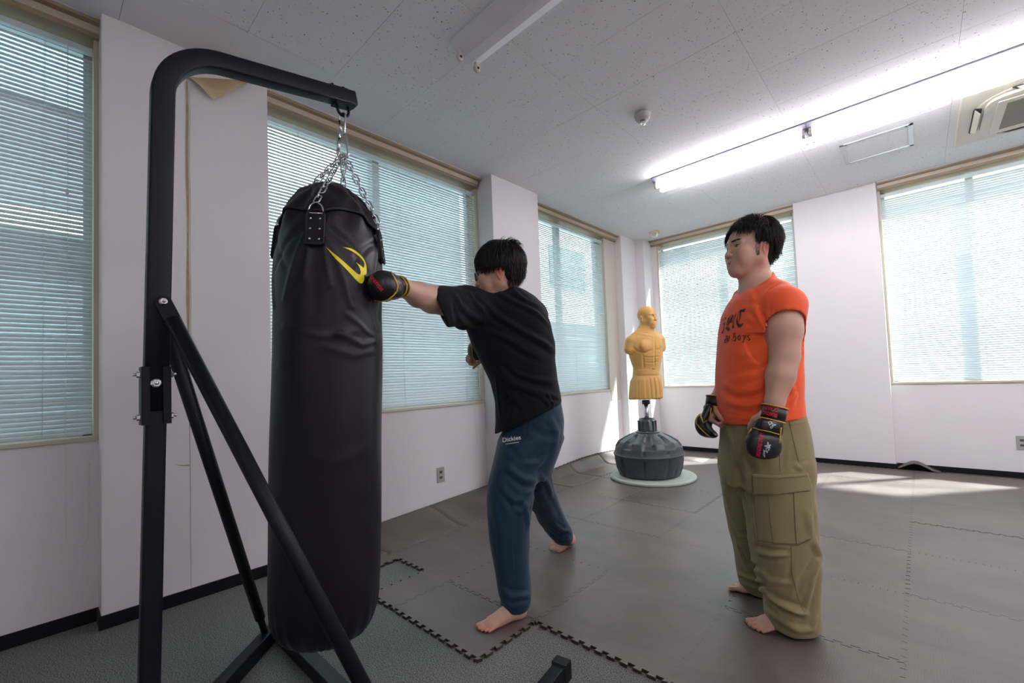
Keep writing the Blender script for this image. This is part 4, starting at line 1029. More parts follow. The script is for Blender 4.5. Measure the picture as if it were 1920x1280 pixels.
def paint(V, base, spots):
    """pigment: spots (centre, radius, colour, strength)"""
    C = np.repeat(np.array(base, float)[None, :], len(V), 0)
    for c, r, col, st in spots:
        r = np.atleast_1d(r); d = np.linalg.norm((V-np.array(c))/(r if len(r) == 3 else r[0]), axis=1); w = st*(np.clip(1.4-d, 0, 1) if r.max() > .012*1.01 and (len(r) == 1 or r.min() > .010) else np.clip((1.25-d)*3, 0, 1)); w = np.clip(w, 0, 1)[:, None]; C = C*(1-w)+np.array(col)*w
    return C
def merged(parts):
    V = []; Q = []; n = 0
    for v, q in parts: V.append(v); Q.append(q+n); n += len(v)
    return np.concatenate(V), np.concatenate(Q)
def drop_inside(V, Q, box, m_=0.):
    ins = ((V > box[0]+m_) & (V < box[1]-m_)).all(1); keep = ~ins[Q].all(1); return V, Q[keep]
def compact(V, Q):
    u, inv = np.unique(Q, return_inverse=True); return V[u], inv.reshape(Q.shape)
def body_mesh(prims, boxes, h=.007):
    """one body: coarse everywhere, fine inside the boxes (head, hands, feet)"""
    V, Q = sdf_mesh(prims, h); parts = []
    for b0, b1, hf in boxes:
        b0 = np.array(b0); b1 = np.array(b1); v, q = sdf_mesh(prims, hf, box=(b0, b1)); parts.append(compact(v, q)); V, Q = drop_inside(V, Q, (b0, b1), hf)
    V = relax(V, Q, 1, .4)
    return merged([compact(V, Q)]+parts)
def bvh_of(V, Q): return BVHTree.FromPolygons([Vector(v) for v in V.tolist()], Q.tolist())
def onK(bvh, px, py, off, Y=1.6):
    """first point of a camera-frame surface met from the lens through a pixel"""
    o = Vector((0, 0, CAMZ)); d = (Vector(K(px, py, Y))-o).normalized(); h = bvh.ray_cast(o, d)
    if h[0] is None: return None, None
    n = h[1] if h[1].dot(d) < 0 else -h[1]
    return h[0]+n*off, n
def patch(poly_px, bvh, org, off, thick, name, m_, parent, step=6, minz=None):
    """flat print or a sewn-on piece: outline in the photo's pixels laid on the surface, optional thickness"""
    bm = bmesh.new(); vs = [bm.verts.new((p[0], -p[1], 0)) for p in poly_px]; f = bm.faces.new(vs)
    bmesh.ops.triangulate(bm, faces=[f], ngon_method='EAR_CLIP')
    for _ in range(5):
        ed = [e for e in bm.edges if e.calc_length() > step]
        if not ed: break
        bmesh.ops.subdivide_edges(bm, edges=ed, cuts=1); bmesh.ops.triangulate(bm, faces=[f for f in bm.faces if len(f.verts) > 3])
    bad = []; cam_o = Vector((0, 0, CAMZ))
    nr = {}
    for v in bm.verts:
        q, n = onK(bvh, v.co.x, -v.co.y, off)
        if q is None: bad.append(v)
        else: v.co = q-Vector(org); nr[v] = n
    if bad: bmesh.ops.delete(bm, geom=bad, context='VERTS')
    bm.normal_update()
    c = sum((f.normal.dot(cam_o-Vector(org)-f.calc_center_median()) for f in bm.faces), 0)
    if c < 0: bmesh.ops.reverse_faces(bm, faces=bm.faces[:])
    if thick:
        bm.normal_update(); r = bmesh.ops.extrude_face_region(bm, geom=bm.faces[:]); vv = [x for x in r['geom'] if isinstance(x, bmesh.types.BMVert)]
        avg = Vector((0, 0, 0)); 
        for f in bm.faces: avg += f.normal*f.calc_area()
        # the original faces sink below, the new ones stay on top
        for x in vv: x.co += Vector((0,0,0))
        new = set(vv)
        for v in [v for v in bm.verts if v not in new]: 
            if v in nr: v.co -= nr[v]*thick
        bmesh.ops.recalc_face_normals(bm, faces=bm.faces[:])
    for f in bm.faces: f.smooth = True
    me = bpy.data.meshes.new(name); bm.to_mesh(me); bm.free(); return obj(name, me, m_, parent)
def seam(px_pts, bvh, org, r, name, m_, parent, off=.0005, n=5, closed=False):
    pts = []
    for (a, b), (c, d) in zip(px_pts[:-1], px_pts[1:]):
        m_n = max(2, int(math.hypot(c-a, d-b)/6))
        for t in np.linspace(0, 1, m_n, endpoint=False):
            q, _ = onK(bvh, a+(c-a)*t, b+(d-b)*t, off)
            if q is not None: pts.append(tuple(q-Vector(org)))
    q, _ = onK(bvh, px_pts[-1][0], px_pts[-1][1], off)
    if q is not None: pts.append(tuple(q-Vector(org)))
    if len(pts) < 2: return None
    return MB().tube(pts, r, n).build(name, m_, parent)

# ------------------------------------------------------------------ shared for the two men
def KF(px, py, z=.014):
    a = K(px, py, 1.0); s = a[2]-CAMZ; return K(px, py, (z-CAMZ)/s)
def row(py, xl, xr, Y, ry, turn=0):
    a, b = K(xl, py, Y), K(xr, py, Y); return ((a[2]+b[2])/2, (a[0]+b[0])/2, Y, (b[0]-a[0])/2, ry, turn)
M_skin = mat('skin', (.6, .35, .25), .48, vcol=True, sss=.06, spec=.4, bump=(300, .08, .0006))
M_orange = mat('orange_jersey', (1.0, .125, .034), .65, sheen=.15, spec=.3, bump=(900, .10, .0005))
M_khaki = mat('khaki_cotton', (.300, .245, .125), .82, sheen=.15, spec=.2, bump=(700, .15, .0006), noise=(5, .3, (.265, .215, .105)))
M_khakis = mat('khaki_stitching', (.22, .18, .09), .85)
M_navy = mat('teal_navy_jersey', (.007, .034, .066), .66, sheen=.12, spec=.3, bump=(800, .1, .0005))
M_tee = mat('black_cotton', (.008, .009, .012), .9, sheen=.06, spec=.2, bump=(800, .15, .0005))
M_glove = mat('glove_leather', (.011, .012, .013), .38, spec=.5, bump=(160, .1, .001))
M_gold = mat('gold_piping', (.62, .38, .05), .5)
M_red = mat('red_print', (.65, .012, .035), .5)
M_ink = mat('silver_ink', (.62, .64, .66), .4)
M_print = mat('dark_print', (.055, .020, .018), .7)
M_white_print = mat('white_print', (.8, .8, .8), .6)
def mat_hair():
    m = mat('black_hair', (.009, .007, .008), .5, spec=.4); b = m.node_tree.nodes['Principled BSDF']; b.inputs['Anisotropic'].default_value = .5; return m
M_hair = mat_hair()
SKIN = (.64, .38, .28)
def hair_strands(c, R, rad, roots, flow, n, L, width, seed, lift=.010, up0=.0, curl=0.):
    """tapered locks following an ellipsoid; R rows f,l,u; roots(rng)->(unit dir), flow(q)->local direction"""
    rng = np.random.default_rng(seed); V = []; F = []; R = np.array(R); rad = np.array(rad); c = np.array(c)
    for _ in range(n):
        q = roots(rng)
        if q is None: continue
        ln = L(q, rng) if callable(L) else L*rng.uniform(.7, 1.2); w = width*rng.uniform(.6, 1.3); st = 7; p = q*rad; dr = np.array(flow(q, rng), float); h0 = rng.uniform(.0, lift*.6); pts = []
        side = None
        for k in range(st+1):
            t = k/st; nn = p/rad**2; nn /= np.linalg.norm(nn); pts.append((p+nn*(h0+lift*math.sin(t*PI*.6)*1.0), nn))
            d = dr-nn*(dr@nn) if (dr@nn < 0 or q[2] > -.20) else dr-nn*(dr@nn)*.7; d /= max(np.linalg.norm(d), 1e-6); d = d+nn*up0*(1-t); 
            if curl: d = d+np.cross(nn, d)*curl*math.sin(t*5+h0*900)
            p = p+d*ln/st; rr = np.sqrt(((p/rad)**2).sum()); 
            if rr < 1: p = p/rr
            dr = dr*.92+np.array([0, 0, -1.])*.08
        base = len(V)
        for k in range(st+1):
            p_, nn = pts[k]; tn = (pts[min(k+1, st)][0]-pts[max(k-1, 0)][0]); tn /= max(np.linalg.norm(tn), 1e-9); b = np.cross(nn, tn); ww = w*(1-(k/st)**1.6)*(.65+.35*min(1, k*1.5))+.0002
            for q3 in (p_-b*ww, p_+nn*ww*.7, p_+b*ww): V.append(c+R.T@q3)
        for k in range(st):
            a = base+k*3; b_ = a+3
            for i in range(3): j = (i+1) % 3; F.append((a+i, a+j, b_+j, b_+i))
    return np.array(V), np.array(F)
def letters(txt, size, bold=0, squeeze=1.0):
    cu = bpy.data.curves.new('t', 'FONT'); cu.body = txt; cu.size = size; cu.offset = bold; cu.space_character = 1.0
    o = bpy.data.objects.new('t', cu); me = o.to_mesh(); bm = bmesh.new(); bm.from_mesh(me); o.to_mesh_clear(); bpy.data.objects.remove(o); bpy.data.curves.remove(cu)
    for v in bm.verts: v.co.x *= squeeze
    return bm
def print_text(txt, p0, p1, hgt, bvh, org, name, m_, parent, bold=0, off=.0012, flip=False):
    """flat lettering; baseline from pixel p0 to p1, cap height in pixels"""
    bm = letters(txt, 1.0, bold); xs_ = [v.co.x for v in bm.verts]; ys_ = [v.co.y for v in bm.verts]; x0, x1 = min(xs_), max(xs_); y0 = 0; y1 = max(ys_)
    a = np.array(p0, float); b = np.array(p1, float); L = np.linalg.norm(b-a); t = (b-a)/L; n = np.array([t[1], -t[0]])
    for v in bm.verts: q = a+t*((v.co.x-x0)/(x1-x0)*L)+n*((v.co.y-y0)/(y1-y0)*hgt); v.co = Vector((q[0], -q[1], 0))
    return lay(bm, bvh, org, name, m_, parent, off)
def lay(bm, bvh, org, name, m_, parent, off=.0012, step=5):
    bmesh.ops.triangulate(bm, faces=bm.faces[:])
    for _ in range(3):
        ed = [e for e in bm.edges if e.calc_length() > step]
        if not ed: break
        bmesh.ops.subdivide_edges(bm, edges=ed, cuts=1); bmesh.ops.triangulate(bm, faces=[f for f in bm.faces if len(f.verts) > 3])
    bad = []
    for v in bm.verts:
        q, n = onK(bvh, v.co.x, -v.co.y, off)
        if q is None: bad.append(v)
        else: v.co = q-Vector(org)
    if bad: bmesh.ops.delete(bm, geom=bad, context='VERTS')
    me = bpy.data.meshes.new(name); bm.to_mesh(me); bm.free(); return obj(name, me, m_, parent)
def nib(strokes, w, ang=-.75, thin=.18):
    """broad-pen lettering: strokes are pixel polylines; nib of width w held at ang"""
    bm = bmesh.new(); nx, ny = math.cos(ang)*w/2, math.sin(ang)*w/2; tx, ty = -math.sin(ang)*w*thin/2, math.cos(ang)*w*thin/2
    nibp = [(nx+tx, ny+ty), (nx-tx, ny-ty), (-nx-tx, -ny-ty), (-nx+tx, -ny+ty)]
    def hull(P):
        P = sorted(set(P)); 
        def cr(o, a, b): return (a[0]-o[0])*(b[1]-o[1])-(a[1]-o[1])*(b[0]-o[0])
        lo = []; 
        for p in P:
            while len(lo) >= 2 and cr(lo[-2], lo[-1], p) <= 0: lo.pop()
            lo.append(p)
        up_ = []
        for p in reversed(P):
            while len(up_) >= 2 and cr(up_[-2], up_[-1], p) <= 0: up_.pop()
            up_.append(p)
        return lo[:-1]+up_[:-1]
    for st_ in strokes:
        for (a, b), (c, d) in zip(st_[:-1], st_[1:]):
            h = hull([(a+x, b+y) for x, y in nibp]+[(c+x, d+y) for x, y in nibp])
            if len(h) >= 3: bm.faces.new([bm.verts.new((x, -y, 0)) for x, y in h])
    return bm
def fpx(bvh, pts, Y=1.6):
    out = []
    for (a, b), (c, d) in zip(pts[:-1], pts[1:]):
        for t in np.linspace(0, 1, 4, endpoint=False):
            q, _ = onK(bvh, a+(c-a)*t, b+(d-b)*t, 0); 
            if q is not None: out.append(tuple(q))
    q, _ = onK(bvh, *pts[-1], 0)
    if q is not None: out.append(tuple(q))
    return out
def folded(prims, h, folds, noise=(), rel_=1, box=None, extra=None):
    """cloth surface from an SDF plus folds drawn as pixel polylines (pts, width, height)"""
    V, Q = sdf_mesh(prims, h, box=box); V, Q = compact(V, Q); V = relax(V, Q, rel_, .5); N = vnormals(V, Q)
    b = bvh_of(V, Q); L = []
    for pts, w, a in folds:
        p = fpx(b, pts)
        if len(p) >= 2: L.append((p, w, a))
    if extra: L += extra
    for sc, am, sd_ in noise: V = V+N*(vnoise(V*np.array([1, 1, .6]), sc, sd_)*am)[:, None]
    V = crease(V, N, L); V = relax(V, Q, 1, .35); return V, Q

# ------------------------------------------------------------------ man in the orange shirt
YO = 1.85; ORG1 = np.array([K(1450, 1150, YO)[0], YO, .014])
man1 = empty('person', KW(ORG1), YAW); tag(man1, 'person in orange shirt and khaki cargo trousers standing at right, arms down in gloves', 'person')
hc = K(1408, 468, YO); f1, l1, u1 = frame((-.985, -.12, .09))
HP, hg = head(hc, f1, l1, u1, .98, 1.10, mouth_open=.0006)
sh_n, el_n, wr_n = K(1472, 572, 1.70), K(1471, 668, 1.655), K(1450, 762, 1.63)
sh_f, el_f, wr_f = K(1408, 566, 2.02), K(1392, 672, 2.02), K(1343, 752, 1.93)
body = [] + HP
body += [rc(K(1416, 497, YO), K(1420, 552, YO), .052, .062, .03), rc(K(1412, 505, YO), K(1408, 555, YO-.0), .045, .05, .03), rc(K(1428, 540, YO), sh_n, .06, .06, .03), rc(K(1428, 540, YO), sh_f, .06, .06, .03)]
body += [loft([row(560, 1375, 1480, YO, .15), row(620, 1365, 1485, YO, .17), row(700, 1362, 1480, YO, .15), row(800, 1370, 1490, YO, .15)], .03)]
body += [rc(sh_n, K(1470, 620, 1.67), .066, .062, .03), rc(K(1470, 620, 1.67), el_n, .062, .050, .02), rc(el_n, K(1463, 705, 1.645), .051, .051, .015), rc(K(1463, 705, 1.645), K(1453, 752, 1.63), .050, .034, .015), rc(K(1453, 752, 1.63), wr_n, .034, .030, .01), ell(K(1490, 668, 1.665), (.018, .02, .022), .02)]
body += [rc(sh_f, el_f, .062, .05, .03), rc(el_f, K(1368, 712, 1.98), .050, .046, .015), rc(K(1368, 712, 1.98), wr_f, .046, .031, .015)]
# hands
dn = np.array([-.22, -.03, -1.]); body += hand(K(1449, 768, 1.628), dn, (.12, 1, 0), 1.0, (.75, .8, .85, .9), .55, True)
df = np.array([-.25, -.12, -1.]); body += hand(K(1341, 757, 1.925), df, (.75, -.66, 0), .90, (1.25, 1.3, 1.3, 1.3), .7, False)
# legs and feet
hip_n, kn_n, an_n = K(1463, 830, 1.78), K(1470, 990, 1.76), K(1503, 1140, 1.80)
hip_f, kn_f, an_f = K(1420, 830, 1.93), K(1415, 985, 2.0), K(1440, 1090, 2.10)
body += [rc(hip_n, kn_n, .085, .06, .03), rc(kn_n, an_n, .058, .042, .02), rc(hip_f, kn_f, .085, .06, .03), rc(kn_f, an_f, .058, .042, .02)]
Fn, nn_, tn_ = foot(KF(1526, 1176), KF(1404, 1176), True); Ff, nf_, tf_ = foot(KF(1470, 1115), KF(1366, 1103), False)
body += Fn+Ff
hb = (hc-np.array([.17, .14, .17]), hc+np.array([.14, .14, .20]))
hn = K(1437, 810, 1.63); hf = K(1325, 785, 1.92)
fb = lambda a, b: (np.minimum(a, b)-np.array([.06, .09, .03]), np.maximum(a, b)+np.array([.06, .09, .085]))
V, Q = body_mesh(body, [(*hb, .0021), (hn-np.array([.09, .09, .13]), hn+np.array([.09, .10, .10]), .0034), (hf-np.array([.09, .09, .12]), hf+np.array([.10, .09, .09]), .0026), (*fb(KF(1526, 1176), KF(1404, 1176)), .0030), (*fb(KF(1470, 1115), KF(1366, 1103)), .0034)], .007)
LIP = (.50, .17, .15); DK = (.012, .010, .010); RD = (.60, .20, .15)
def face_spots(g, s, brow=1):
    sp = [(g(.075, .04, -.035), .035, (.56, .27, .19), .5), (g(.075, -.04, -.035), .035, (.56, .27, .19), .5), (g(.11, 0, -.036), .016, (.56, .24, .17), .5)]
    sp += [(g(.10, 0, -.0675), (.010*s, .018*s, .0035*s), LIP, .9), (g(.098, 0, -.0800), (.010*s, .014*s, .0035*s), (.50, .22, .17), .6), (g(.10, 0, -.0738), (.012*s, .017*s, .0013*s), (.12, .03, .03), 1)]
    for b in (1, -1):
        sp += [(g(.088, .032*b, -.001), (.012*s, .0115*s, .0032*s), (.40, .33, .30), 1.2), (g(.091, .0315*b, -.0002), (.012*s, .0060*s, .0038*s), (.02, .012, .01), 1.6), (g(.088, .032*b, .0036), (.014*s, .0138*s, .0020*s), DK, 1.3)]
        if brow: sp += [(g(.094, .024*b, .0215), (.014, .011*s, .0034*s), (.03, .02, .015), 1.0), (g(.086, .040*b, .0220), (.014, .011*s, .0026*s), (.05, .03, .02), .75)]
        sp += [(g(-.012, .082*b, -.018), .024, (.60, .13, .10), .8)]
    return sp
VB1, QB1 = V, Q
spots = face_spots(hg, 1.0)+[(n, .006, (.62, .38, .30), .7) for n in nn_+nf_]+[(t, .014, (.62, .24, .17), .5) for t in tn_+tf_]+[(hf, .07, (.60, .28, .21), .4)]
kmesh('body', V, Q, M_skin, man1, ORG1, colors=paint(V, SKIN, spots))
# hair
Rh = np.array([f1, l1, u1]); sc_ = 1.05
hp = [ell(hg(-.014, 0, .042), (.099, .083, .094), .01, '+', Rh), ell(hg(-.046, 0, -.010), (.052, .066, .070), .02, '+', Rh), ell(hg(-.056, 0, -.040), (.028, .045, .036), .02, '+', Rh), ell(hg(-.01, .0, .095), (.075, .066, .045), .02, '+', Rh),
      boxp(hg(.085, 0, -.020), (.060, .12, .085), .03, .012, '-', Rh), ell(hg(.118, -.004, .034), (.057, .068, .060), .010, '-', Rh), ell(hg(-.010, .085, -.022), (.024, .03, .034), .008, '-', Rh), ell(hg(-.010, -.085, -.022), (.024, .03, .034), .008, '-', Rh), rc(hg(.012, .069, .03), hg(.013, .0725, -.026), .011, .0045, .010), rc(hg(.012, -.069, .03), hg(.013, -.0725, -.026), .011, .0045, .010), half(hg(-.05, 0, -.068), (.3, 0, -1))]
hv, hq = sdf_mesh(hp, .0035); hv = relax(hv, hq, 1); hN = vnormals(hv, hq); hv = hv+hN*(vnoise(hv*np.array([1, 1, .5]), 110, 3)*.0022+.0)[:, None]
def roots1(rng):
    while True:
        q = rng.normal(size=3); q /= np.linalg.norm(q)
        if q[2] > .35: return q
        if -.80 < q[2] <= .35 and q[0] < (.05 if q[2] < -.02 else .34) and not (abs(q[1]) > .55 and q[2] < -.15 and q[0] > -.45): return q
def flow1(q, rng):
    j = rng.normal(size=3)*.22
    if q[2] > .45: return np.array([.75 if q[0] > -.1 else -.5, (.55 if q[1] > -.05 else -.75), -.1])+j*1.6
    return np.array([-.25 if q[0] < .3 else .3, .2*np.sign(q[1]), -1])+j
sv, sq = hair_strands(hg(-.014, 0, .040), Rh, np.array([.098, .083, .094])*1.0, roots1, flow1, 3400, lambda q, r: r.uniform(.012, .020) if (q[0] > .50 and -.30 < q[1] < .36) else r.uniform(.032, .055) if q[2] > .35 else r.uniform(.020, .042), .0019, 5, .010, .30)
def roots1s(rng):
    s_ = 1 if rng.random() < .5 else -1; q = np.array([rng.uniform(-.3, .42), s_*rng.uniform(.75, .98), rng.uniform(-.05, .45)]); return q/np.linalg.norm(q)
ev, eq = hair_strands(hg(-.014, 0, .040), Rh, np.array([.098, .083, .094]), roots1s, lambda q, r: np.array([-.25, 0, -1])+r.normal(size=3)*.15, 900, lambda q, r: r.uniform(.018, .034), .0017, 33, .004, .05)
# fringe: longer locks falling over the forehead
def roots1b(rng):
    a = rng.uniform(-.85, .75); q = np.array([rng.uniform(.62, .80), a*.62, 0]); q[2] = math.sqrt(max(.05, 1-q[0]**2-q[1]**2)); return q/np.linalg.norm(q)
fv_, fq_ = hair_strands(hg(-.014, 0, .040), Rh, np.array([.104, .084, .094]), roots1b, lambda q, r: np.array([.35, -.85 if q[1] < -.02 else .45, -.65])+r.normal(size=3)*.10, 520, lambda q, r: r.uniform(.045, .070) if q[1] < -.22 else (r.uniform(.010, .018) if q[1] < -.02 else (r.uniform(.048, .060) if q[1] < .12 else r.uniform(.020, .036))), .0022, 9, .008, .15)
def short_hairs(bvh, items, w):
    """single short hairs rooted on the skin: (start, cast direction, hair direction, length)"""
    V = []; F = []
    for p, cd_, hd, ln in items:
        h = bvh.ray_cast(Vector(p), Vector(cd_).normalized())
        if h[0] is None: continue
        n = h[1] if h[1].dot(Vector(cd_)) < 0 else -h[1]; t = Vector(hd); t = (t-n*t.dot(n)).normalized(); s_ = n.cross(t)*w; a = len(V)
        r0 = h[0]-n*.0004
        V += [tuple(r0-s_), tuple(r0+s_), tuple(r0+n*w), tuple(r0+t*ln+n*.0009)]; F += [(a, a+1, a+3, a+3), (a+1, a+2, a+3, a+3), (a+2, a, a+3, a+3)]
    return np.array(V), np.array(F)
bb1 = bvh_of(VB1, QB1); rg_ = np.random.default_rng(3); it = []
for b in (1, -1):
    for _ in range(420):      # sideburns
        z = rg_.uniform(-.044, .030); wd = .013*(1-.55*max(0, -z)/.044); a = .019+rg_.uniform(-wd, wd)*.75
        it.append((hg(a, .16*b, z), -l1*b, -u1+f1*.1+rg_.normal(size=3)*.15, rg_.uniform(.006, .010)))
    for _ in range(260):      # eyebrows
        y = rg_.uniform(.012, .052); z = .0215+.004*math.sin((y-.012)/.04*2.2)-.002*(y > .042)+rg_.normal()*.0017
        it.append((hg(.20, y*b, z), -f1, l1*b*1.0+u1*.25+rg_.normal(size=3)*.15, rg_.uniform(.005, .008)))
bv_, bq_ = short_hairs(bb1, it, .00045)
vv, qq = merged([(hv, hq), (sv, sq), (fv_, fq_), (ev, eq)])
btri = mesh_from('brow_and_sideburn_hair', bv_-ORG1, [tuple(dict.fromkeys(f)) for f in bq_.tolist()]); obj('brow_and_sideburn_hair', btri, M_hair, man1); kmesh('hair', vv, qq, M_hair, man1, ORG1)
# orange shirt
tee = [loft([row(541, 1392, 1449, YO, .082), row(548, 1385, 1462, YO, .115), row(562, 1374, 1485, YO, .165), row(585, 1364, 1489, YO, .190), row(615, 1358, 1489, YO, .192), row(650, 1354, 1487, YO, .186), row(700, 1350, 1488, YO, .180), row(745, 1350, 1491, YO, .178), row(792, 1356, 1496, YO, .178)], .03, n=2.25)]
tee += [rc(K(1452, 562, 1.76), K(1469, 574, 1.695), .070, .073, .035), rc(K(1469, 574, 1.695), K(1471, 655, 1.655), .073, .073, .03), rc(K(1434, 532, YO), K(1455, 552, 1.76), .046, .060, .03), rc(K(1405, 562, 1.95), sh_f, .07, .075, .035), rc(sh_f, K(1398, 640, 2.02), .075, .073, .03)]
tee += [rc(K(1420, 522, YO), K(1423, 552, YO), .066, .074, .015)]
sl_cut = K(1471, 627, 1.66); tee += [cutcap(sl_cut+np.array([0, 0, .0]), (-.10, .05, -1), .14), cutcap(K(1398, 622, 2.02), (0, 0, -1), .12)]
tee += [rc(K(1473, 610, 1.66), K(1471, 650, 1.65), .070, .071, .002, '-'), rc(K(1400, 608, 2.02), K(1396, 650, 2.02), .066, .067, .002, '-')]
# restore the flank that the sleeve cut touches
tee += [loft([row(615, 1360, 1470, YO, .168), row(650, 1354, 1487, YO, .168), row(700, 1350, 1488, YO, .170), row(745, 1350, 1491, YO, .176), row(792, 1356, 1496, YO, .178)], .0, n=2.25)]
tee += [('-',)+half(K(1416, 529, YO), (-.60, 0, 1))[1:]]
tee += [rc(K(1413, 490, YO), K(1417, 548, YO), .0545, .062, .002, '-')]
hem_p = K(1425, 784, YO); tee += [half(hem_p, (.10, 0, -1))]
tee += [loft([row(770, 1364, 1488, YO, .162), row(800, 1364, 1490, YO, .164)], .002, '-', 2.25, .002)]
z5 = lambda l: [(1300+x/4.923, 600+y/4.923) for x, y in l]; z3 = lambda l: [(1300+x/5.333, 370+y/5.333) for x, y in l]
folds = [(z3([(700,1010),(670,1150),(730,1270)]), .010, -.007), (z3([(590,1070),(650,1180),(700,1270)]), .012, .006), (z3([(530,1190),(640,1260)]), .012, .005), (z5([(730,280),(690,360),(500,440)]), .016, .006), (z5([(720,330),(640,420),(420,470)]), .016, -.005),
    (z5([(690,560),(560,640),(380,640),(270,580)]), .016, .007), (z5([(690,640),(560,720),(400,720),(300,670)]), .014, -.006), (z5([(660,720),(540,790),(400,780),(300,740)]), .015, .006), (z5([(640,800),(520,850),(400,840)]), .014, -.004), (z5([(600,480),(450,560),(300,560)]), .02, .005),
    (z5([(700,230),(560,300),(400,320)]), .02, .005), (z5([(900,600),(940,690),(900,800)]), .014, .006), (z5([(950,640),(870,720)]), .010, -.006),
    (z3([(720,1000),(760,920),(880,850)]), .006, -.0035), (z3([(560,930),(600,1050)]), .012, .004), (z3([(900,1180),(1000,1240),(1090,1250)]), .012, .004), (z3([(760,1150),(860,1260)]), .012, -.003),
    (z5([(660,20),(690,90),(700,150)]), .006, -.004), (z5([(270,850),(430,885),(640,870),(800,840)]), .003, -.0015), (z5([(280,875),(450,910),(650,890)]), .004, .0015)]
folds += [([(1437,555),(1434,590),(1440,630)], .004, -.002)]
V, Q = folded(tee, .005, folds, [(9, .0035, 1), (22, .0014, 2)])
shirt = kmesh('t_shirt', V, Q, M_orange, man1, ORG1); b_t = bvh_of(V, Q)
# collar band
cb = MB(); pts = []
seam(z3([(462,912),(500,905),(560,870),(640,815),(700,775),(760,748)]), b_t, ORG1, .0042, 'collar_band', M_orange, shirt, .001, 8)
# lettering in blackletter
zq = lambda l: [(1330+x/12.8, 560+y/12.8) for x, y in l]
def polys(L):
    bm = bmesh.new()
    for l in L: bm.faces.new([bm.verts.new((x, -y, 0)) for x, y in zq(l)])
    return bm
bm = polys([[(700,335),(745,270),(885,230),(845,318),(775,322),(765,400),(742,500),(690,578),(725,480),(740,325)],
    [(700,375),(672,430),(652,520),(656,610),(690,682),(745,698),(792,650),(830,568),(780,608),(720,605),(692,570),(680,500),(688,430),(716,368)],
    [(528,396),(455,470),(408,640),(422,646),(480,490)], [(545,392),(590,400),(574,460),(535,512),(562,520),(545,570),(505,572),(470,612),(452,645),(428,668),(470,700),(505,738),(460,788),(392,710),(440,655),(480,520),(540,440)],
    [(645,348),(660,350),(612,520),(585,655),(604,662),(568,728),(552,690),(575,600)], [(610,380),(622,380),(560,600),(548,600)],
    [(402,435),(410,490),(386,512),(374,470)], [(350,478),(358,515),(340,542),(334,505)], [(374,545),(330,612),(358,616),(345,735),(322,782),(300,800),(302,832),(332,832),(362,740),(380,600)]])
lay(bm, b_t, ORG1, 'blackletter_print', M_print, shirt, .0015, 4)
bm = nib([zq(l) for l in ([(590,828),(588,858)], [(628,822),(626,856)], [(585,880),(638,895),(645,960),(625,1010),(595,1015),(548,972)], [(600,900),(585,925),(592,948)], [(735,875),(695,900),(692,960),(712,992),(750,960),(752,905),(735,875)],
    [(800,885),(828,880),(832,965)], [(850,885),(872,880),(865,930),(838,965)], [(830,965),(815,1055)], [(975,868),(925,888),(930,930),(980,955),(975,985),(935,990),(915,975)], [(440,893),(430,905)], [(418,895),(412,908)], [(440,925),(432,1030)], [(415,950),(375,1010),(375,1055),(420,1050)], [(492,885),(472,1010)], [(455,1020),(466,1025)])], 1.7, .75, .45)
lay(bm, b_t, ORG1, 'small_blackletter_print', M_print, shirt, .0015, 4)
# cargo trousers
YN, YF = 1.79, 1.98
nl = [row(860, 1400, 1512, 1.80, .125), row(900, 1400, 1515, 1.79, .125), row(950, 1404, 1519, 1.78, .118), row(1000, 1410, 1521, 1.775, .112), row(1030, 1413, 1524, 1.775, .108), row(1062, 1418, 1531, 1.78, .106), row(1100, 1428, 1530, 1.785, .10), row(1130, 1437, 1529, 1.79, .098), row(1155, 1440, 1529, 1.795, .098), row(1172, 1446, 1528, 1.80, .095)]
flg = [row(860, 1356, 1450, 1.93, .12), row(900, 1358, 1450, 1.95, .12), row(950, 1364, 1450, 1.98, .115), row(1000, 1373, 1450, 2.01, .11), row(1040, 1383, 1455, 2.04, .105), row(1075, 1388, 1460, 2.07, .10), row(1095, 1392, 1462, 2.09, .095), row(1106, 1400, 1463, 2.10, .09)]
tr = [loft([row(765, 1364, 1491, YO, .165), row(800, 1360, 1502, YO, .172), row(840, 1357, 1509, YO, .18), row(880, 1356, 1513, YO, .175), row(905, 1360, 1512, YO, .15)], .03, n=2.3), loft(nl, .03, n=2.4), loft(flg, .03, n=2.2)]
tr += [rc(an_n+np.array([0,0,-.02]), an_n+np.array([0,0,-.10]), .05, .06, .004, '-'), rc(an_f+np.array([0,0,-.02]), an_f+np.array([0,0,-.08]), .05, .055, .004, '-')]
z7 = lambda l: [(1330+x/2.909, 780+y/2.909) for x, y in l]
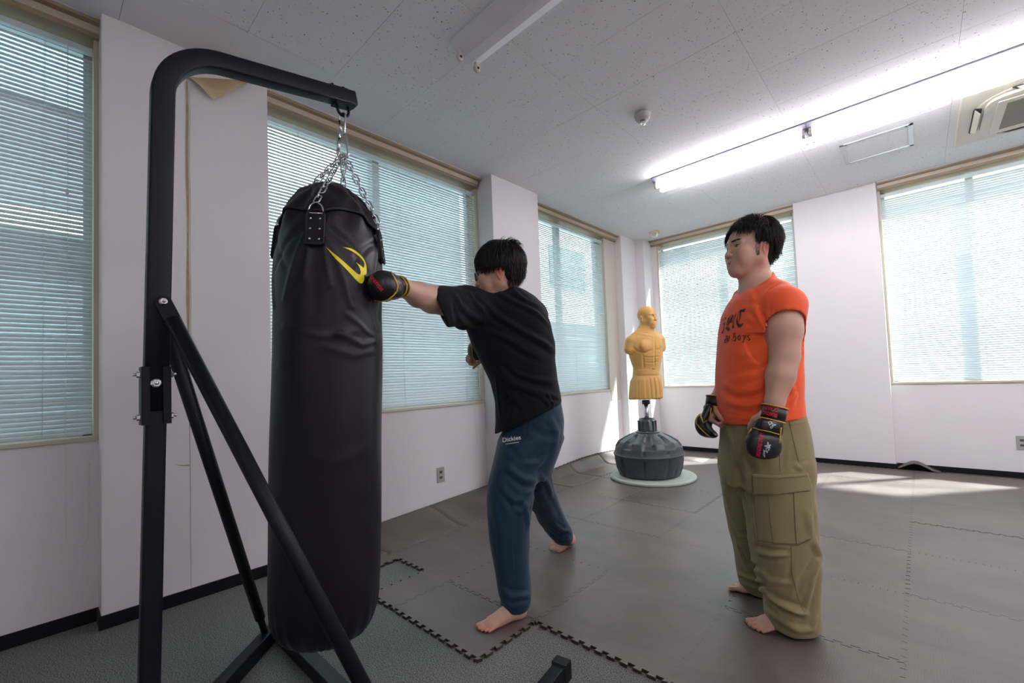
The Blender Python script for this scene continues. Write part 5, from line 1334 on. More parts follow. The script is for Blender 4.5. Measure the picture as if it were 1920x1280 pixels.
fd = [(z7([(300,960),(380,1020),(470,1060),(530,1080)]), .013, .016), (z7([(320,1010),(400,1070),(500,1100)]), .012, -.012), (z7([(305,1060),(400,1120),(500,1170)]), .014, .010), (z7([(590,1080),(560,1160),(450,1170)]), .012, .008),
    (z7([(250,740),(330,760),(440,750)]), .010, .008), (z7([(240,700),(330,730),(430,735)]), .009, -.006), (z7([(270,820),(330,905),(440,905)]), .012, .008), (z7([(330,915),(430,890),(450,800)]), .010, -.005), (z7([(560,660),(600,760),(560,900)]), .016, .010), (z7([(570,900),(540,1000),(520,1090)]), .012, .009),
    (z7([(560,800),(500,900),(480,1000)]), .014, -.007), (z7([(150,240),(180,400),(230,600)]), .018, -.013), (z7([(70,300),(110,520),(180,660)]), .02, .006), (z7([(100,560),(170,660),(225,660)]), .012, .010), (z7([(160,700),(200,800),(280,830)]), .012, -.012),
    (z7([(150,850),(200,880),(300,905)]), .010, .010), (z7([(150,890),(230,930),(310,950)]), .010, .010), (z7([(160,870),(240,905),(310,925)]), .007, -.010), (z7([(90,40),(130,150),(150,300)]), .014, .006), (z7([(180,120),(190,300),(240,500)]), .02, .005),
    (z7([(250,120),(210,230),(230,300)]), .016, -.005), (z7([(420,60),(400,180),(400,300)]), .012, -.004), (z7([(460,260),(500,290),(530,250)]), .010, .005), (z7([(240,520),(250,640),(270,700)]), .010, -.006), (z7([(520,500),(555,640)]), .014, .006)]
V, Q = folded(tr, .005, fd, [(8, .006, 4), (17, .0032, 5), (40, .0010, 6)])
trous = kmesh('cargo_trousers', V, Q, M_khaki, man1, ORG1); b_c = bvh_of(V, Q)
patch(z7([(240,420),(330,425),(455,415),(545,408),(560,520),(556,660),(480,695),(350,690),(262,675),(248,560)]), b_c, ORG1, .006, .010, 'cargo_pocket', M_khaki, trous, 5)
patch(z7([(232,315),(380,320),(525,308),(552,398),(480,408),(330,424),(240,418)]), b_c, ORG1, .012, .013, 'pocket_flap', M_khaki, trous, 5)
sm1 = lambda l, r=.0011, off=.0012: seam(z7(l), b_c, ORG1, r, 'seam', M_khakis, trous, off, 4)
sm1([(380,180),(385,300)]); sm1([(445,700),(450,840),(480,980),(525,1085)]); sm1([(240,700),(350,700),(480,705),(560,665)]); sm1([(430,10),(455,120),(485,245),(535,230)]); sm1([(435,50),(530,30)]); sm1([(130,30),(140,160)], .0009)
b_p = b_c
for l in ([(325,428),(335,560),(350,685)], [(455,418),(462,560),(470,690)], [(250,430),(258,560),(272,668)], [(238,330),(380,334),(528,322)]): seam(z7(l), b_c, ORG1, .0013, 'seam', M_khakis, trous, .0075 if l[0][1] > 400 else .0135, 4)
# gloves
def glove(prims, wr, d, rstrap, name_tr, parent, org, hh, lines, lab=None):
    v, q = sdf_mesh(prims, hh); v, q = compact(v, q); v = relax(v, q, 1, .4); N = vnormals(v, q); v = v+N*(vnoise(v, 60, 8)*.0007)[:, None]
    g = kmesh('glove', v, q, M_glove, parent, org); return g, bvh_of(v, q)
def strap(c0, d, rx, parent, org, w=.045, nrm=None):
    rx = rx*1.03
    """wrist strap: closed band with two gold edges"""
    d = np.array(d, float); d /= np.linalg.norm(d); a = np.cross(d, (0, 1, 0)) if nrm is None else np.array(nrm, float); a -= d*(a@d); a /= np.linalg.norm(a); b = np.cross(d, a)
    ring = lambda s, r, k=26: [c0-org+d*s+(a*math.cos(t)*r*1.12+b*math.sin(t)*r*1.04) for t in np.linspace(0, 2*PI, k, endpoint=False)]
    A = ring(-w/2, rx); B = ring(w/2, rx); n = len(A); Ai = ring(-w/2, rx-.004); Bi = ring(w/2, rx-.004)
    mb = MB().add([tuple(p) for p in A+B+Bi+Ai], [((i), (i+1) % n, n+(i+1) % n, n+i) for i in range(n)]+[(n+i, n+(i+1) % n, 2*n+(i+1) % n, 2*n+i) for i in range(n)]+[(2*n+i, 2*n+(i+1) % n, 3*n+(i+1) % n, 3*n+i) for i in range(n)]+[(3*n+i, 3*n+(i+1) % n, (i+1) % n, i) for i in range(n)], True)
    me = weld(mb.mesh('wrist_strap')); o = obj('wrist_strap', me, M_glove, parent)
    for s in (-w/2, w/2): MB().tube([tuple(p) for p in ring(s, rx+.0003)], .0028, 7, closed=True).build('gold_edge', M_gold, o)
    tris = [(i, (i+1) % n, n+(i+1) % n, n+i) for i in range(n)]
    return o, BVHTree.FromPolygons([Vector(p+org) for p in A+B], tris)
zg = lambda l: [(1290+x/7.529, 700+y/7.529) for x, y in l]
Rg = np.array([[1, 0, -.12], [0, 1, 0], [.12, 0, 1]]); Rg = Rg/np.linalg.norm(Rg, axis=1)[:, None]
gn = [ell(K(1431, 834, 1.612), (.062, .036, .050), .01, '+', Rg), boxp(K(1431, 833, 1.618), (.056, .026, .043), .024, .02, '+', Rg), boxp(K(1443, 801, 1.606), (.043, .021, .028), .012, .006, '+', Rg), ell(K(1443, 801, 1.60), (.040, .024, .024), .01, '+', Rg),
      rc(K(1424, 795, 1.612), K(1404, 826, 1.618), .017, .013, .004), rc(K(1450, 768, 1.628), K(1444, 800, 1.622), .036, .036, .01), boxp(K(1434, 835, 1.68), (.052, .040, .052), .01, .004, '-', Rg)]
g1, b_g = glove(gn, None, None, 0, '', man1, ORG1, .0030, [])
_s1, b_s1 = strap(K(1450, 775, 1.628), (-.30, -.02, -1), .0385, man1, ORG1, .052)
print_text('BREAKING DOWN', (1424.5, 856), (1432, 812), 8.0, b_g, ORG1, 'red_lettering', M_red, g1, .02)
zs_l = lambda l: [(1300+x/4.923, 600+y/4.923) for x, y in l]
bm = nib([zs_l(p) for p in ([(690,940),(705,970),(725,940),(700,935)], [(720,940),(735,985),(715,1000),(710,985),(760,965)], [(735,960),(758,968)])], .9, .3, .8); lay(bm, b_g, ORG1, 'signature', M_ink, g1, .001)
bm = nib([zs_l(p) for p in ([(650,1195),(645,1240),(660,1262),(655,1200),(672,1215)], [(668,1180),(680,1225),(700,1170),(665,1160)], [(655,1160),(715,1150),(680,1185),(685,1125),(708,1180),(660,1165)], [(690,1130),(700,1200)])], .9, .3, .8); lay(bm, b_g, ORG1, 'signature', M_ink, g1, .001)
print_text('DOWN', (1460, 764), (1433, 757), 9.5, b_s1, ORG1, 'red_lettering', M_red, _s1, .02, .0008)
print_text('BREAKING', (1458, 776), (1432, 769), 7.5, b_s1, ORG1, 'red_lettering', M_red, _s1, .02, .0008)
def gedge(l, bvh, par, r=.0026, zf=zg, org=ORG1): return seam(zf(l), bvh, org, r, 'gold_piping', M_gold, par, .001, 7)
gedge([(925,765),(1000,790),(1150,820),(1290,860)], b_g, g1, .0018); gedge([(1310,760),(1300,880),(1285,980)], b_g, g1, .003); gedge([(815,790),(805,830),(850,850),(890,800),(900,775)], b_g, g1, .0024)
# far glove: knuckle pad in front, open palm towards the camera
pnf = np.array([.75, -.66, 0]); dff = df/np.linalg.norm(df); sdf_ = np.cross(dff, pnf); kf = K(1336, 757, 1.925)+dff*.088
Rf = np.array([sdf_, dff, pnf])
gf = [ell(kf-pnf*.026+dff*.006, (.054, .050, .034), .01, '+', Rf), ell(kf+pnf*.004+dff*.036, (.050, .026, .036), .015, '+', Rf), boxp(K(1341, 757, 1.925)+dff*.05-pnf*.020, (.038, .040, .016), .012, .008, '+', Rf),
      ell(kf+pnf*.030-dff*.004, (.062, .052, .040), .008, '-', Rf), rc(K(1329, 765, 1.885), K(1319, 786, 1.875), .019, .015, .006)]
g2, b_g2 = glove(gf, None, None, 0, '', man1, ORG1, .0030, [])
strap(K(1342, 756, 1.925)-dff*.004, dff, .0375, man1, ORG1, .048)
gedge([(325,480),(315,560),(290,640),(215,690),(200,650),(180,580),(130,620),(115,700),(190,790),(270,860),(330,900)], b_g2, g2, .0028)

# ------------------------------------------------------------------ boxer in the black shirt
ORG2 = np.array([K(985, 1100, 2.2)[0], 2.2, .014])
man2 = empty('person', KW(ORG2), YAW); tag(man2, 'person in black shirt and navy sweatpants punching the heavy bag with the left glove', 'person')
YH = 2.02; hc2 = K(937, 512, YH); f2, l2, u2 = frame((-1, .10, -.12)); HP2, hg2 = head(hc2, f2, l2, u2, 1.04, 1.04)
shl, ell_, wrl = K(890, 577, 2.02), K(810, 561, 1.77), K(752, 537, 1.535)
shr, elr, wrr = K(997, 592, 2.20), K(985, 690, 2.42), K(918, 664, 2.34)
bp = [] + HP2
bp += [rc(K(945, 530, YH+.01), K(952, 565, 2.08), .058, .066, .03), loft([row(560, 890, 1000, 2.10, .11), row(620, 885, 1025, 2.11, .12), row(700, 935, 1035, 2.13, .11), row(770, 975, 1035, 2.18, .08)], .03)]
bp += [rc(K(950, 560, 2.06), shl, .055, .06, .03), rc(shl, ell_, .066, .057, .02), rc(ell_, K(784, 552, 1.665), .056, .048, .015), rc(K(784, 552, 1.665), wrl, .048, .029, .015), rc(wrl, K(738, 537, 1.49), .029, .028, .01)]
bp += [rc(K(960, 562, 2.1), shr, .055, .06, .03), rc(shr, elr, .062, .05, .02), rc(elr, wrr, .048, .032, .015)]
dl_ = K(715, 538, 1.44)-K(745, 537, 1.51); bp += hand(K(746, 534, 1.515), dl_, (.30, .75, -.75), .84, (1.55, 1.55, 1.5, 1.5), .5, True)
dr_ = np.array([-.95, -.25, .10]); bp += hand(K(914, 662, 2.325), dr_, (-.35, .4, -1), 1.0, (1.35, 1.3, 1.25, 1.2), .9, False)
hpl, knl, anl = K(982, 806, 2.17), K(948, 930, 2.03), K(970, 1130, 1.985)
hpr, knr, anr = K(1005, 800, 2.26), K(1018, 925, 2.42), K(1052, 1012, 2.73)
bp += [rc(hpl, knl, .058, .060, .03), rc(knl, anl, .058, .044, .02), rc(hpr, knr, .07, .06, .03), rc(knr, anr, .058, .040, .02), rc(hpl, hpr, .08, .08, .03)]
h_l, t_l = KF(985, 1153), KF(897, 1183); F2, n2, t2 = foot(h_l, t_l, True, 1.0)
bp += F2
hr_ = K(1067, 1011, 2.73); br_ = KF(1050, 1024, .030); bp += [rc(hr_, br_, .031, .030, .02), ell(hr_, (.032, .036, .034), .02), rc(anr, hr_, .038, .034, .02), rc(br_, br_+np.array([-.045, .06, -.008]), .030, .013, .015), rc(br_+np.array([-.01, -.03, -.008]), br_+np.array([-.06, .015, -.014]), .018, .011, .01)]
for k in range(3): bp += [rc(br_+np.array([.0-.014*k, .02-.02*k, -.012]), br_+np.array([-.055, .045-.022*k, -.016]), .011, .009, .006)]
hb2 = (hc2-np.array([.16, .15, .15]), hc2+np.array([.14, .14, .20])); fb2 = (np.minimum(h_l, t_l)-np.array([.07, .09, .03]), np.maximum(h_l, t_l)+np.array([.06, .09, .11])); rb2 = (hr_-np.array([.16, .10, .09]), hr_+np.array([.08, .16, .05]))
lg = K(722, 540, 1.46); rg = K(897, 658, 2.30)
V, Q = body_mesh(bp, [(*hb2, .0023), (*fb2, .0026), (*rb2, .004), (lg-np.array([.1, .12, .1]), lg+np.array([.09, .09, .09]), .0032), (rg-np.array([.1, .09, .08]), rg+np.array([.09, .09, .08]), .0036)], .007)
sp2 = face_spots(hg2, 1.04)+[(n, .006, (.66, .42, .34), .7) for n in n2]+[(t, .015, (.66, .22, .16), .7) for t in t2]+[(hr_, .05, (.68, .26, .20), .8), (hg2(-.02, .06, -.04), .03, (.6, .26, .19), .5), (hg2(.02, .072, -.052), .003, (.08, .04, .03), 1)]
kmesh('body', V, Q, M_skin, man2, ORG2, colors=paint(V, (.62, .37, .27), sp2))
R2 = np.array([f2, l2, u2])
hp = [ell(hg2(-.012, 0, .046), (.103, .090, .096), .01, '+', R2), ell(hg2(-.040, 0, -.012), (.056, .074, .060), .02, '+', R2), ell(hg2(.0, 0, .03), (.095, .088, .06), .02, '+', R2),
      boxp(hg2(.085, 0, -.050), (.072, .12, .082), .03, .012, '-', R2), ell(hg2(.122, 0, .020), (.050, .066, .044), .012, '-', R2), ell(hg2(-.006, .092, -.030), (.016, .03, .024), .006, '-', R2), ell(hg2(-.006, -.092, -.030), (.016, .03, .024), .006, '-', R2), half(hg2(-.05, 0, -.052), (.15, 0, -1))]
hv, hq = sdf_mesh(hp, .0035); hv = relax(hv, hq, 1); hN = vnormals(hv, hq); hv = hv+hN*(vnoise(hv*np.array([1, 1, .4]), 120, 5)*.002)[:, None]
def roots2(rng):
    while True:
        q = rng.normal(size=3); q /= np.linalg.norm(q)
        if q[2] > .25: return q
        if -.88 < q[2] and q[0] < .15 and not (abs(q[1]) > .60 and q[2] < -.10 and q[0] > -.42): return q
        if -.15 < q[2] and abs(q[1]) > .7: return q
cr2 = np.array([-.45, 0, .9])
def flow2(q, rng):
    d = q-cr2*.8; return d+np.array([.1 if q[0] > -.2 else -.1, .0, -.55])+rng.normal(size=3)*.14
sv, sq = hair_strands(hg2(-.012, 0, .042), R2, np.array([.104, .091, .097]), roots2, flow2, 4200, lambda q, r: r.uniform(.045, .080) if q[2] > .1 else r.uniform(.030, .056), .0021, 15, .009, .10)
def roots2b(rng):
    q = np.array([-.50, 0, .87])+rng.normal(size=3)*.16; return q/np.linalg.norm(q)
tv, tq = hair_strands(hg2(-.012, 0, .042), R2, np.array([.104, .091, .097]), roots2b, lambda q, r: np.array([-.9, 0, -.1])+r.normal(size=3)*.35, 110, lambda q, r: r.uniform(.028, .050), .0016, 19, .013, .55)
def roots2c(rng):
    a = rng.uniform(-.8, .95); q = np.array([.72, a*.72, 0]); q[2] = math.sqrt(max(.06, 1-min(.94, q[0]**2+q[1]**2))); return q/np.linalg.norm(q)
uv, uq = hair_strands(hg2(-.010, 0, .040), R2, np.array([.109, .092, .096]), roots2c, lambda q, r: np.array([.45, .15, -.9])+r.normal(size=3)*.12, 380, lambda q, r: r.uniform(.035, .062), .0022, 29, .008, .1)
vv, qq = merged([(hv, hq), (sv, sq), (tv, tq), (uv, uq)]); kmesh('hair', vv, qq, M_hair, man2, ORG2)
# glasses
gl = MB(); r2 = lambda a, b, z: tuple(hg2(a, b, z)-ORG2)
for b in (1, -1):
    ring = [r2(.108-.010*abs(math.cos(t)*.5), b*.033+.025*math.cos(t), -.006+.019*math.sin(t)*(1-.15*abs(math.cos(t)))) for t in np.linspace(0, 2*PI, 22, endpoint=False)]
    gl.tube(ring, .0016, 6, closed=True); gl.tube([r2(.100, b*.060, .004), r2(.06, b*.078, .004), r2(.0, b*.082, .002), r2(-.02, b*.082, -.012)], .0018, 6)
gl.tube([r2(.110, .010, -.002), r2(.112, 0, .001), r2(.110, -.010, -.002)], .0014, 6)
glo = gl.build('glasses', mat('dark_steel_frame', (.10, .10, .11), .3, metal=.7), man2)
for b in (1, -1):
    rr3 = [r2(.108-.010*abs(math.cos(t)*.5), b*.033+.025*math.cos(t), -.006+.019*math.sin(t)) for t in np.linspace(0, 2*PI, 22, endpoint=False)]
    MB().add(rr3, [tuple(range(22))]).build('lens', mat('lens_glass', (.9, .95, 1), .05, trans=1.0), glo)
# black shirt
YB2 = 2.12
ts = [loft([row(541, 925, 975, 2.08, .085), row(550, 905, 992, 2.09, .11), row(562, 888, 1004, 2.10, .135), row(585, 874, 1022, 2.11, .150, .12), row(610, 872, 1034, 2.12, .155, .15), row(645, 884, 1042, 2.13, .155, .15), row(680, 903, 1041, 2.14, .152, .1), row(715, 920, 1046, 2.15, .152), row(750, 928, 1053, 2.16, .156), row(790, 929, 1056, 2.165, .165), row(830, 927, 1058, 2.17, .17)], .03, n=2.2)]
ts += [rc(K(912, 580, 2.05), K(876, 574, 1.975), .085, .090, .04), rc(K(876, 574, 1.975), K(812, 575, 1.775), .090, .086, .03), rc(K(985, 580, 2.14), shr, .075, .075, .035), rc(shr, K(995, 640, 2.33), .078, .075, .03)]
ts += [rc(K(880, 590, 2.0), K(868, 604, 1.98), .06, .035, .03)]
cutn = K(822, 548, 1.90)-K(845, 545, 1.95); ts += [cutcap(K(823, 577, 1.80), (-.86, -.16, -.38), .24), cutcap(K(992, 640, 2.34), (0, .6, -1), .13)]
ts += [rc(K(842, 573, 1.86), K(800, 576, 1.74), .060, .069, .002, '-')]
ts += [rc(K(944, 515, YH+.01), K(950, 556, 2.07), .060, .064, .003, '-')]
ts += [half(K(985, 791, 2.02), (.38, .0, -.9))]
ts += [half(K(1052, 768, 2.1), (.05, 0, -1))] if False else []
ts += [loft([row(755, 938, 1046, 2.16, .140), row(835, 938, 1048, 2.165, .150)], .002, '-', 2.2, .002)]
zb = lambda l: [(840+x/4.923, 420+y/4.923) for x, y in l]; zl = lambda l: [(640+x/4, 680+y/4) for x, y in l]
f_b = [(zb([(60,640),(120,760),(260,870),(330,900)]), .014, .007), (zb([(190,620),(300,760),(340,800)]), .012, .006), (zb([(210,650),(310,740),(420,850)]), .012, -.005), (zb([(450,620),(560,690),(720,760),(850,850),(960,960)]), .012, .007), (zb([(560,650),(700,730),(880,800)]), .011, -.005),
    (zb([(600,600),(700,690),(730,710)]), .010, .004), (zb([(350,760),(500,880),(700,1000),(900,1100),(990,1180)]), .016, .008), (zb([(400,850),(560,960),(760,1070),(960,1200)]), .014, -.007), (zb([(380,990),(560,1060),(760,1180),(900,1250)]), .016, .008), (zb([(470,1060),(600,1150),(800,1270)]), .014, -.006),
    (zb([(90,860),(200,940),(330,960),(430,1000)]), .013, .006), (zb([(40,700),(60,820),(100,930)]), .012, -.004),
    (zl([(1150,20),(1300,150),(1500,230),(1620,260)]), .014, .008), (zl([(1180,0),(1330,110),(1520,180),(1640,200)]), .012, -.006), (zl([(1200,90),(1330,180),(1500,240),(1580,330)]), .012, .008), (zl([(1250,60),(1420,120),(1620,140)]), .012, .007), (zl([(1440,210),(1570,270),(1660,290)]), .010, -.007),
    (zl([(1530,230),(1580,290),(1600,360)]), .008, .009), (zl([(1200,200),(1280,280),(1330,380)]), .016, -.006), (zl([(1160,100),(1170,250),(1190,420)]), .012, .005), (zl([(1280,180),(1300,300),(1260,460)]), .018, .006), (zl([(1640,190),(1650,260)]), .010, .006)]
f_b += [(zb([(345,760),(350,870),(360,960)]), .003, -.0016), (zl([(1180,520),(1300,480),(1450,400)]), .003, -.0016)]
V, Q = folded(ts, .0048, f_b, [(9, .004, 11), (20, .0018, 12)], 3)
tee2 = kmesh('t_shirt', V, Q, M_tee, man2, ORG2); b_t2 = bvh_of(V, Q)
seam(zb([(640,578),(600,590),(560,597)]), b_t2, ORG2, .004, 'collar_band', M_tee, tee2, .001, 8)
# sweatpants
ll = [row(820, 938, 1020, 2.13, .135), row(860, 927, 1015, 2.10, .13), row(900, 916, 1008, 2.07, .122), row(930, 913, 1002, 2.05, .115), row(960, 914, 997, 2.03, .108), row(1000, 918, 992, 2.02, .100), row(1050, 925, 992, 2.01, .092), row(1085, 930, 995, 2.0, .090), row(1105, 933, 997, 1.99, .088), row(1122, 938, 998, 1.98, .082), row(1130, 941, 996, 1.975, .074), row(1138, 944, 993, 1.975, .070)]
lr = [row(820, 965, 1054, 2.24, .13), row(860, 975, 1042, 2.30, .125), row(890, 982, 1034, 2.36, .12), row(920, 990, 1040, 2.43, .11), row(950, 997, 1051, 2.52, .10), row(975, 1008, 1062, 2.60, .092), row(995, 1023, 1073, 2.67, .085), row(1008, 1036, 1075, 2.70, .075), row(1017, 1044, 1071, 2.715, .055)]
pt = [loft([row(735, 955, 1046, 2.17, .140), row(755, 950, 1052, 2.17, .145), row(790, 945, 1057, 2.175, .155), row(825, 938, 1055, 2.18, .165), row(865, 930, 1042, 2.19, .16), row(895, 935, 1030, 2.2, .12)], .03, n=2.2), loft(ll, .04, n=2.2), loft(lr, .04, n=2.1)]

z6 = lambda l: [(860+x/2.56, 740+y/2.56) for x, y in l]
fp = [(z6([(200,200),(260,280),(300,300)]), .016, -.006), (z6([(330,150),(400,190),(480,210)]), .018, -.005), (z6([(300,330),(380,330),(420,290)]), .016, .008), (z6([(220,330),(290,400),(370,420)]), .018, .008), (z6([(240,380),(310,440),(380,440)]), .016, -.007), (z6([(200,430),(250,500),(330,520)]), .016, .007), (z6([(220,480),(260,545),(340,500),(380,440)]), .014, -.008), (z6([(250,540),(300,560),(350,500)]), .012, .007),
    (z6([(310,500),(330,580),(335,640)]), .014, .007), (z6([(190,230),(240,290),(330,290)]), .014, .004), (z6([(150,500),(200,650),(210,800)]), .02, .005), (z6([(260,700),(270,800),(275,950)]), .004, -.002), (z6([(330,130),(320,190),(335,200)]), .005, -.005), (z6([(190,960),(250,1000),(340,980)]), .009, -.008), (z6([(200,930),(260,970),(345,960)]), .012, .008),
    (z6([(385,380),(430,430),(450,500)]), .014, .007), (z6([(400,420),(440,500),(500,620)]), .018, -.005), (z6([(450,610),(500,650),(545,650)]), .010, .010), (z6([(430,660),(480,700),(540,690)]), .008, .008), (z6([(440,640),(490,680),(545,672)]), .007, -.008), (z6([(350,520),(370,600),(420,670)]), .014, .006), (z6([(430,100),(470,180),(460,260)]), .02, .006)]
V, Q = folded(pt, .005, fp, [(8, .0045, 21), (18, .0020, 22)])
sw = kmesh('sweatpants', V, Q, M_navy, man2, ORG2); b_w = bvh_of(V, Q)
cuff = [K(967, 1126, 2.02)+np.array([.062*math.cos(t)-.002, .066*math.sin(t), .0]) for t in np.linspace(0, 2*PI, 26, endpoint=False)]
MB().tube([tuple(c-ORG2) for c in cuff], .0085, 8, closed=True).build('ankle_cuff', M_navy, sw)
cuff = [K(1058, 1014, 2.72)+np.array([.047*math.cos(t), .050*math.sin(t), -.012*math.cos(t)]) for t in np.linspace(0, 2*PI, 22, endpoint=False)]
MB().tube([tuple(c-ORG2) for c in cuff], .008, 8, closed=True).build('ankle_cuff', M_navy, sw)
print_text('Dickies', (943, 829), (977, 823.5), 8.0, b_w, ORG2, 'white_lettering', M_white_print, sw, .02)
print_text('SINCE 1922 FORT WORTH', (948, 832.5), (973, 829), 1.8, b_w, ORG2, 'small_lettering', M_white_print, sw, 0) if False else None
patch([(948, 832), (973, 828.3), (973, 829.5), (948, 833.2)], b_w, ORG2, .0012, 0, 'small_lettering', M_white_print, sw, 6)
seam(z6([(322,140),(324,200),(320,262)]), b_w, ORG2, .0012, 'seam', M_navy, sw, .001, 4)
# punching glove
gk = K(720, 537, 1.455); dlv = dl_/np.linalg.norm(dl_)
lgp = [ell(gk, (.054, .058, .054), .01), ell(gk+np.array([.012, .02, .0]), (.046, .050, .050), .01), rc(gk+np.array([.01, .02, 0]), K(748, 537, 1.525), .040, .031, .015), ell(gk+np.array([.02, .03, -.064]), (.05, .05, .028), .008, '-')]
g3, b_g3 = glove(lgp, None, None, 0, '', man2, ORG2, .003, [])
strap(K(748.5, 537, 1.523), K(760, 538, 1.56)-K(745, 537, 1.51), .0325, man2, ORG2, .020)
print_text('BREAKING D', (719.5, 542), (694, 511), 6.5, b_g3, ORG2, 'red_lettering', M_red, g3, .02)
seam([(725,503),(733,510),(740,522),(745,535),(744,545),(738,553),(728,561),(715,565),(701,562)], b_g3, ORG2, .0028, 'gold_piping', M_gold, g3, .001, 7)
# guard glove
gk2 = K(893, 656, 2.29); rgp = [ell(gk2, (.046, .058, .056), .01), rc(gk2+np.array([.02, .01, 0]), K(912, 661, 2.32), .046, .036, .015), ell(gk2+np.array([.055, -.03, -.035]), (.045, .05, .04), .008, '-')]
g4, b_g4 = glove(rgp, None, None, 0, '', man2, ORG2, .0035, [])
seam([(884,643),(885,655),(886,668),(890,675)], b_g4, ORG2, .003, 'gold_piping', M_gold, g4, .001, 7)

# ------------------------------------------------------------------ tan punching dummy on its base
M_tan2 = mat('tan_urethane', (.72, .42, .13), .5, spec=.35); M_base2 = mat('dark_grey_plastic', (.055, .066, .075), .36, spec=.5); M_disc = mat('weathered_disc', (.50, .56, .50), .6, noise=(6, .3, (.42, .47, .42)))
YD = 4.44; dc = KF(1218, 893); ORG3 = np.array([K(1217, 870, YD)[0], YD, .014])
disc = empty('floor_disc', KW(np.array([K(1222, 880, YD)[0], YD-.02, .013])), YAW); tag(disc, 'flat round pale grey board under the punching dummy', 'base board')
MB().lathe([(.405, 0), (.418, .006), (.418, .022), (.410, .028), (.05, .028)], n=56, smooth=False).build('board', M_disc, disc)
MB().tube([(.372*math.cos(t), .372*math.sin(t), .0275) for t in np.linspace(0, 2*PI, 64, endpoint=False)], .0022, 6, closed=True).build('raised_ring', M_disc, disc)
dm = empty('punching_dummy', KW(ORG3+np.array([0, 0, .029])), YAW); tag(dm, 'tan urethane torso punching dummy on a dark round ribbed base in the corner', 'training dummy')
ORG3 = ORG3+np.array([0, 0, .029])
fd3, ld3, ud3 = frame((.62, -.78, .02)); hcd = K(1213, 595, YD-.01); HPd, hgd = head(hcd, fd3, ld3, ud3, .96, 1.0)
def rd(py, xl, xr, ry, dy=0, turn=0): a = row(py, xl, xr, YD+dy, ry, turn); return a
tdm = list(HPd)+[rc(hgd(-.01, 0, -.06), hgd(-.03, 0, -.20), .062, .072, .03)]
tdm += [loft([rd(622, 1192, 1226, .07), rd(634, 1180, 1238, .10), rd(650, 1176, 1243, .115), rd(668, 1180, 1241, .12), rd(688, 1187, 1237, .105), rd(702, 1187, 1236, .10), rd(712, 1183, 1239, .115), rd(730, 1181, 1241, .125), rd(747, 1180, 1241, .125)], .02, n=2.2)]
sA = K(1183, 641, YD-.03); sB = K(1237, 638, YD+.04)
tdm += [rc(K(1208, 620, YD), sA+np.array([.02, 0, .02]), .06, .055, .04), rc(K(1208, 620, YD), sB+np.array([-.02, 0, .02]), .06, .055, .04), rc(sA, K(1179, 655, YD-.04), .060, .050, .02), rc(sB, K(1240, 652, YD+.04), .055, .046, .02)]
g_ = lambda a, b, z: np.array([ORG3[0], YD, 0])+fd3*a+ld3*b+np.array([0, 0, z])
cz = K(1210, 650, YD)[2]
for b in (1, -1):
    tdm += [ell(g_(.078, .064*b, cz-.005), (.036, .070, .056), .03, '+', np.array([fd3, ld3, ud3]))]
beltz = K(1210, 697, YD)[2]; tdm += [loft([rd(693, 1187, 1235.5, .107), rd(703, 1186.5, 1236.5, .108)], .002, n=2.2, cap=.003)]
V, Q = sdf_mesh(tdm, .006, box=(np.array([-9, -9, K(1210, 747.5, YD)[2]]), np.array([9, 9, 9]))); 
v2, q2 = sdf_mesh(tdm, .0032, box=(hcd-np.array([.14, .15, .14]), hcd+np.array([.14, .14, .18]))); V, Q = drop_inside(V, Q, (hcd-np.array([.14, .15, .14]), hcd+np.array([.14, .14, .18])), .003)
V, Q = compact(V, Q); N = vnormals(V, Q); an = np.arctan2(V[:, 1]-YD, V[:, 0]-ORG3[0]); tz = K(1210, 706, YD)[2]; wv = np.clip((tz-V[:, 2])/.05, 0, 1)
wv = wv*(.25+.75*np.clip((an+1.9)/.8, 0, 1)); V = V+N*(wv*(.005*np.sin(an*19)+.002*np.sin(an*33+1)))[:, None]
bd0 = bvh_of(V, Q); V = crease(V, N, [(fpx(bd0, l), w, a) for l, w, a in (([(1227,622),(1228,650),(1227,690)], .010, -.006), ([(1186,650),(1196,659),(1210,661),(1224,655)], .012, -.007), ([(1230,656),(1237,655),(1241,648)], .012, -.006), ([(1206,669),(1220,670),(1236,668)], .007, -.004), ([(1206,679),(1220,680),(1235,678)], .007, -.004), ([(1205,662),(1207,690)], .010, -.005), ([(1200,626),(1216,628),(1226,631)], .010, .003), ([(1200,712),(1198,745)], .02, -.003))])
V, Q = merged([(V, Q), compact(v2, q2)]); kmesh('torso', V, Q, M_tan2, dm, ORG3); b_d = bvh_of(V, Q)
patch([(1222.5, 690.6), (1227, 690.6), (1227, 692), (1222.5, 692)], b_d, ORG3, .002, 0, 'waist_label', M_black, dm, 6)
z0_ = lambda py: K(1216, py, YD)[2]-ORG3[2]
cxd = 0.0
MB().tube([(0, 0, z0_(752)-.0), (0, 0, z0_(800))], .024, 18).build('steel_pole', M_steel, dm)
MB().lathe([(.040, 0), (.040, .035), (.034, .04)], (0, 0, z0_(757)), 20).build('pole_collar', M_plastic, dm)
nk = MB(); nk.lathe([(.092, 0), (.088, .02), (.078, z0_(784)-z0_(808)), (.070, z0_(784)-z0_(808)), (.066, .03)], (0, 0, z0_(808)), 32)
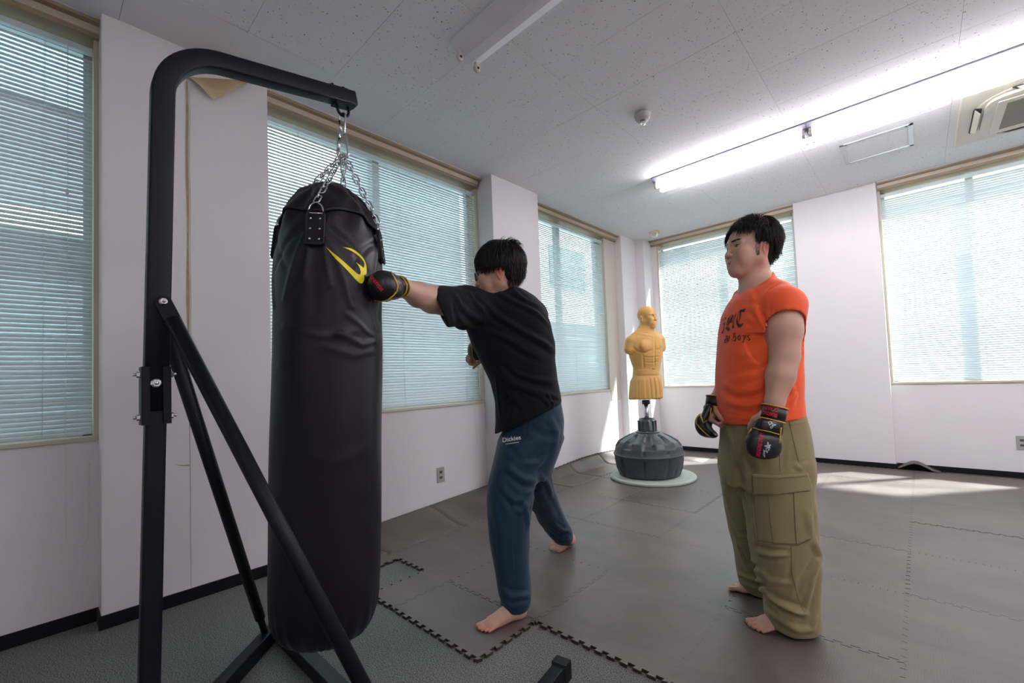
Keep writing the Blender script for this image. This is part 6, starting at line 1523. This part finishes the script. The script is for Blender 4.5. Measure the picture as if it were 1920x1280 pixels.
for k in range(10):
    Mr = Matrix.Translation((0, 0, z0_(808))) @ Matrix.Rotation(2*PI*k/10+.2, 4, 'Z'); nk.box(.070, .094, -.007, .007, 0, (z0_(784)-z0_(808))*.85, Mr)
nk.build('base_neck', M_base2, dm); nfl = MB().lathe([(.118, 0), (.118, .010), (.09, .016)], (0, 0, z0_(810)), 32).build('neck_flange', M_base2, dm)
for k in range(10):
    a = 2*PI*k/10; MB().lathe([(.008, 0), (.008, .004), (.004, .007)], (.105*math.cos(a), .105*math.sin(a), z0_(810)+.011), 8).build('flange_bolt', M_steel, dm)
HB = z0_(810); prf = [(.0, .0), (.280, .0), (.300, .010), (.325, .075), (.336, .15), (.342, .205), (.345, .212), (.342, .219), (.336, .235), (.325, .29), (.295, .335), (.23, .375), (.14, HB), (.0, HB+.002)]
nb_ = 144; V = []; F = []; pr2 = []
P0 = np.array(prf); ss = np.r_[0, np.cumsum(np.hypot(*np.diff(P0, axis=0).T))]; s2 = np.linspace(0, ss[-1], 90); rs_ = np.interp(s2, ss, P0[:, 0]); zs2 = np.interp(s2, ss, P0[:, 1])
for r, z in zip(rs_, zs2):
    for k in range(nb_):
        a = 2*PI*k/nb_; d = 0
        if .03 < z < .185 or .235 < z < .29: d -= .020*(1 if math.sin(a*9+.4) > .93 else 0)     # tread slots
        if z > .285 and r > .15:
            u = (a*9/(2*PI)+.1) % 1.0; wd = .27+.25*(r-.15)/.2
            if abs(u-.5) < wd/2 and r < .335: d -= .022*min(1, (r-.15)/.03)
        if z < .10 and .06 < ((a*18/(2*PI)) % 1.0) < .35 and z > .02: d -= .010
        V.append(((r+d)*math.cos(a), (r+d)*math.sin(a), z+(d*.7 if z > .285 else 0)))
for i in range(len(rs_)-1):
    for k in range(nb_): k2 = (k+1) % nb_; F.append((i*nb_+k, i*nb_+k2, (i+1)*nb_+k2, (i+1)*nb_+k))
me = MB().add(V, F, True).mesh('ribbed_base'); obj('ribbed_base', weld(me), M_base2, dm, (0, 0, -.0))
MB().tube([(.343*math.cos(t), .343*math.sin(t), .212) for t in np.linspace(0, 2*PI, 60, endpoint=False)], .007, 8, closed=True).build('base_seam', M_base2, dm)
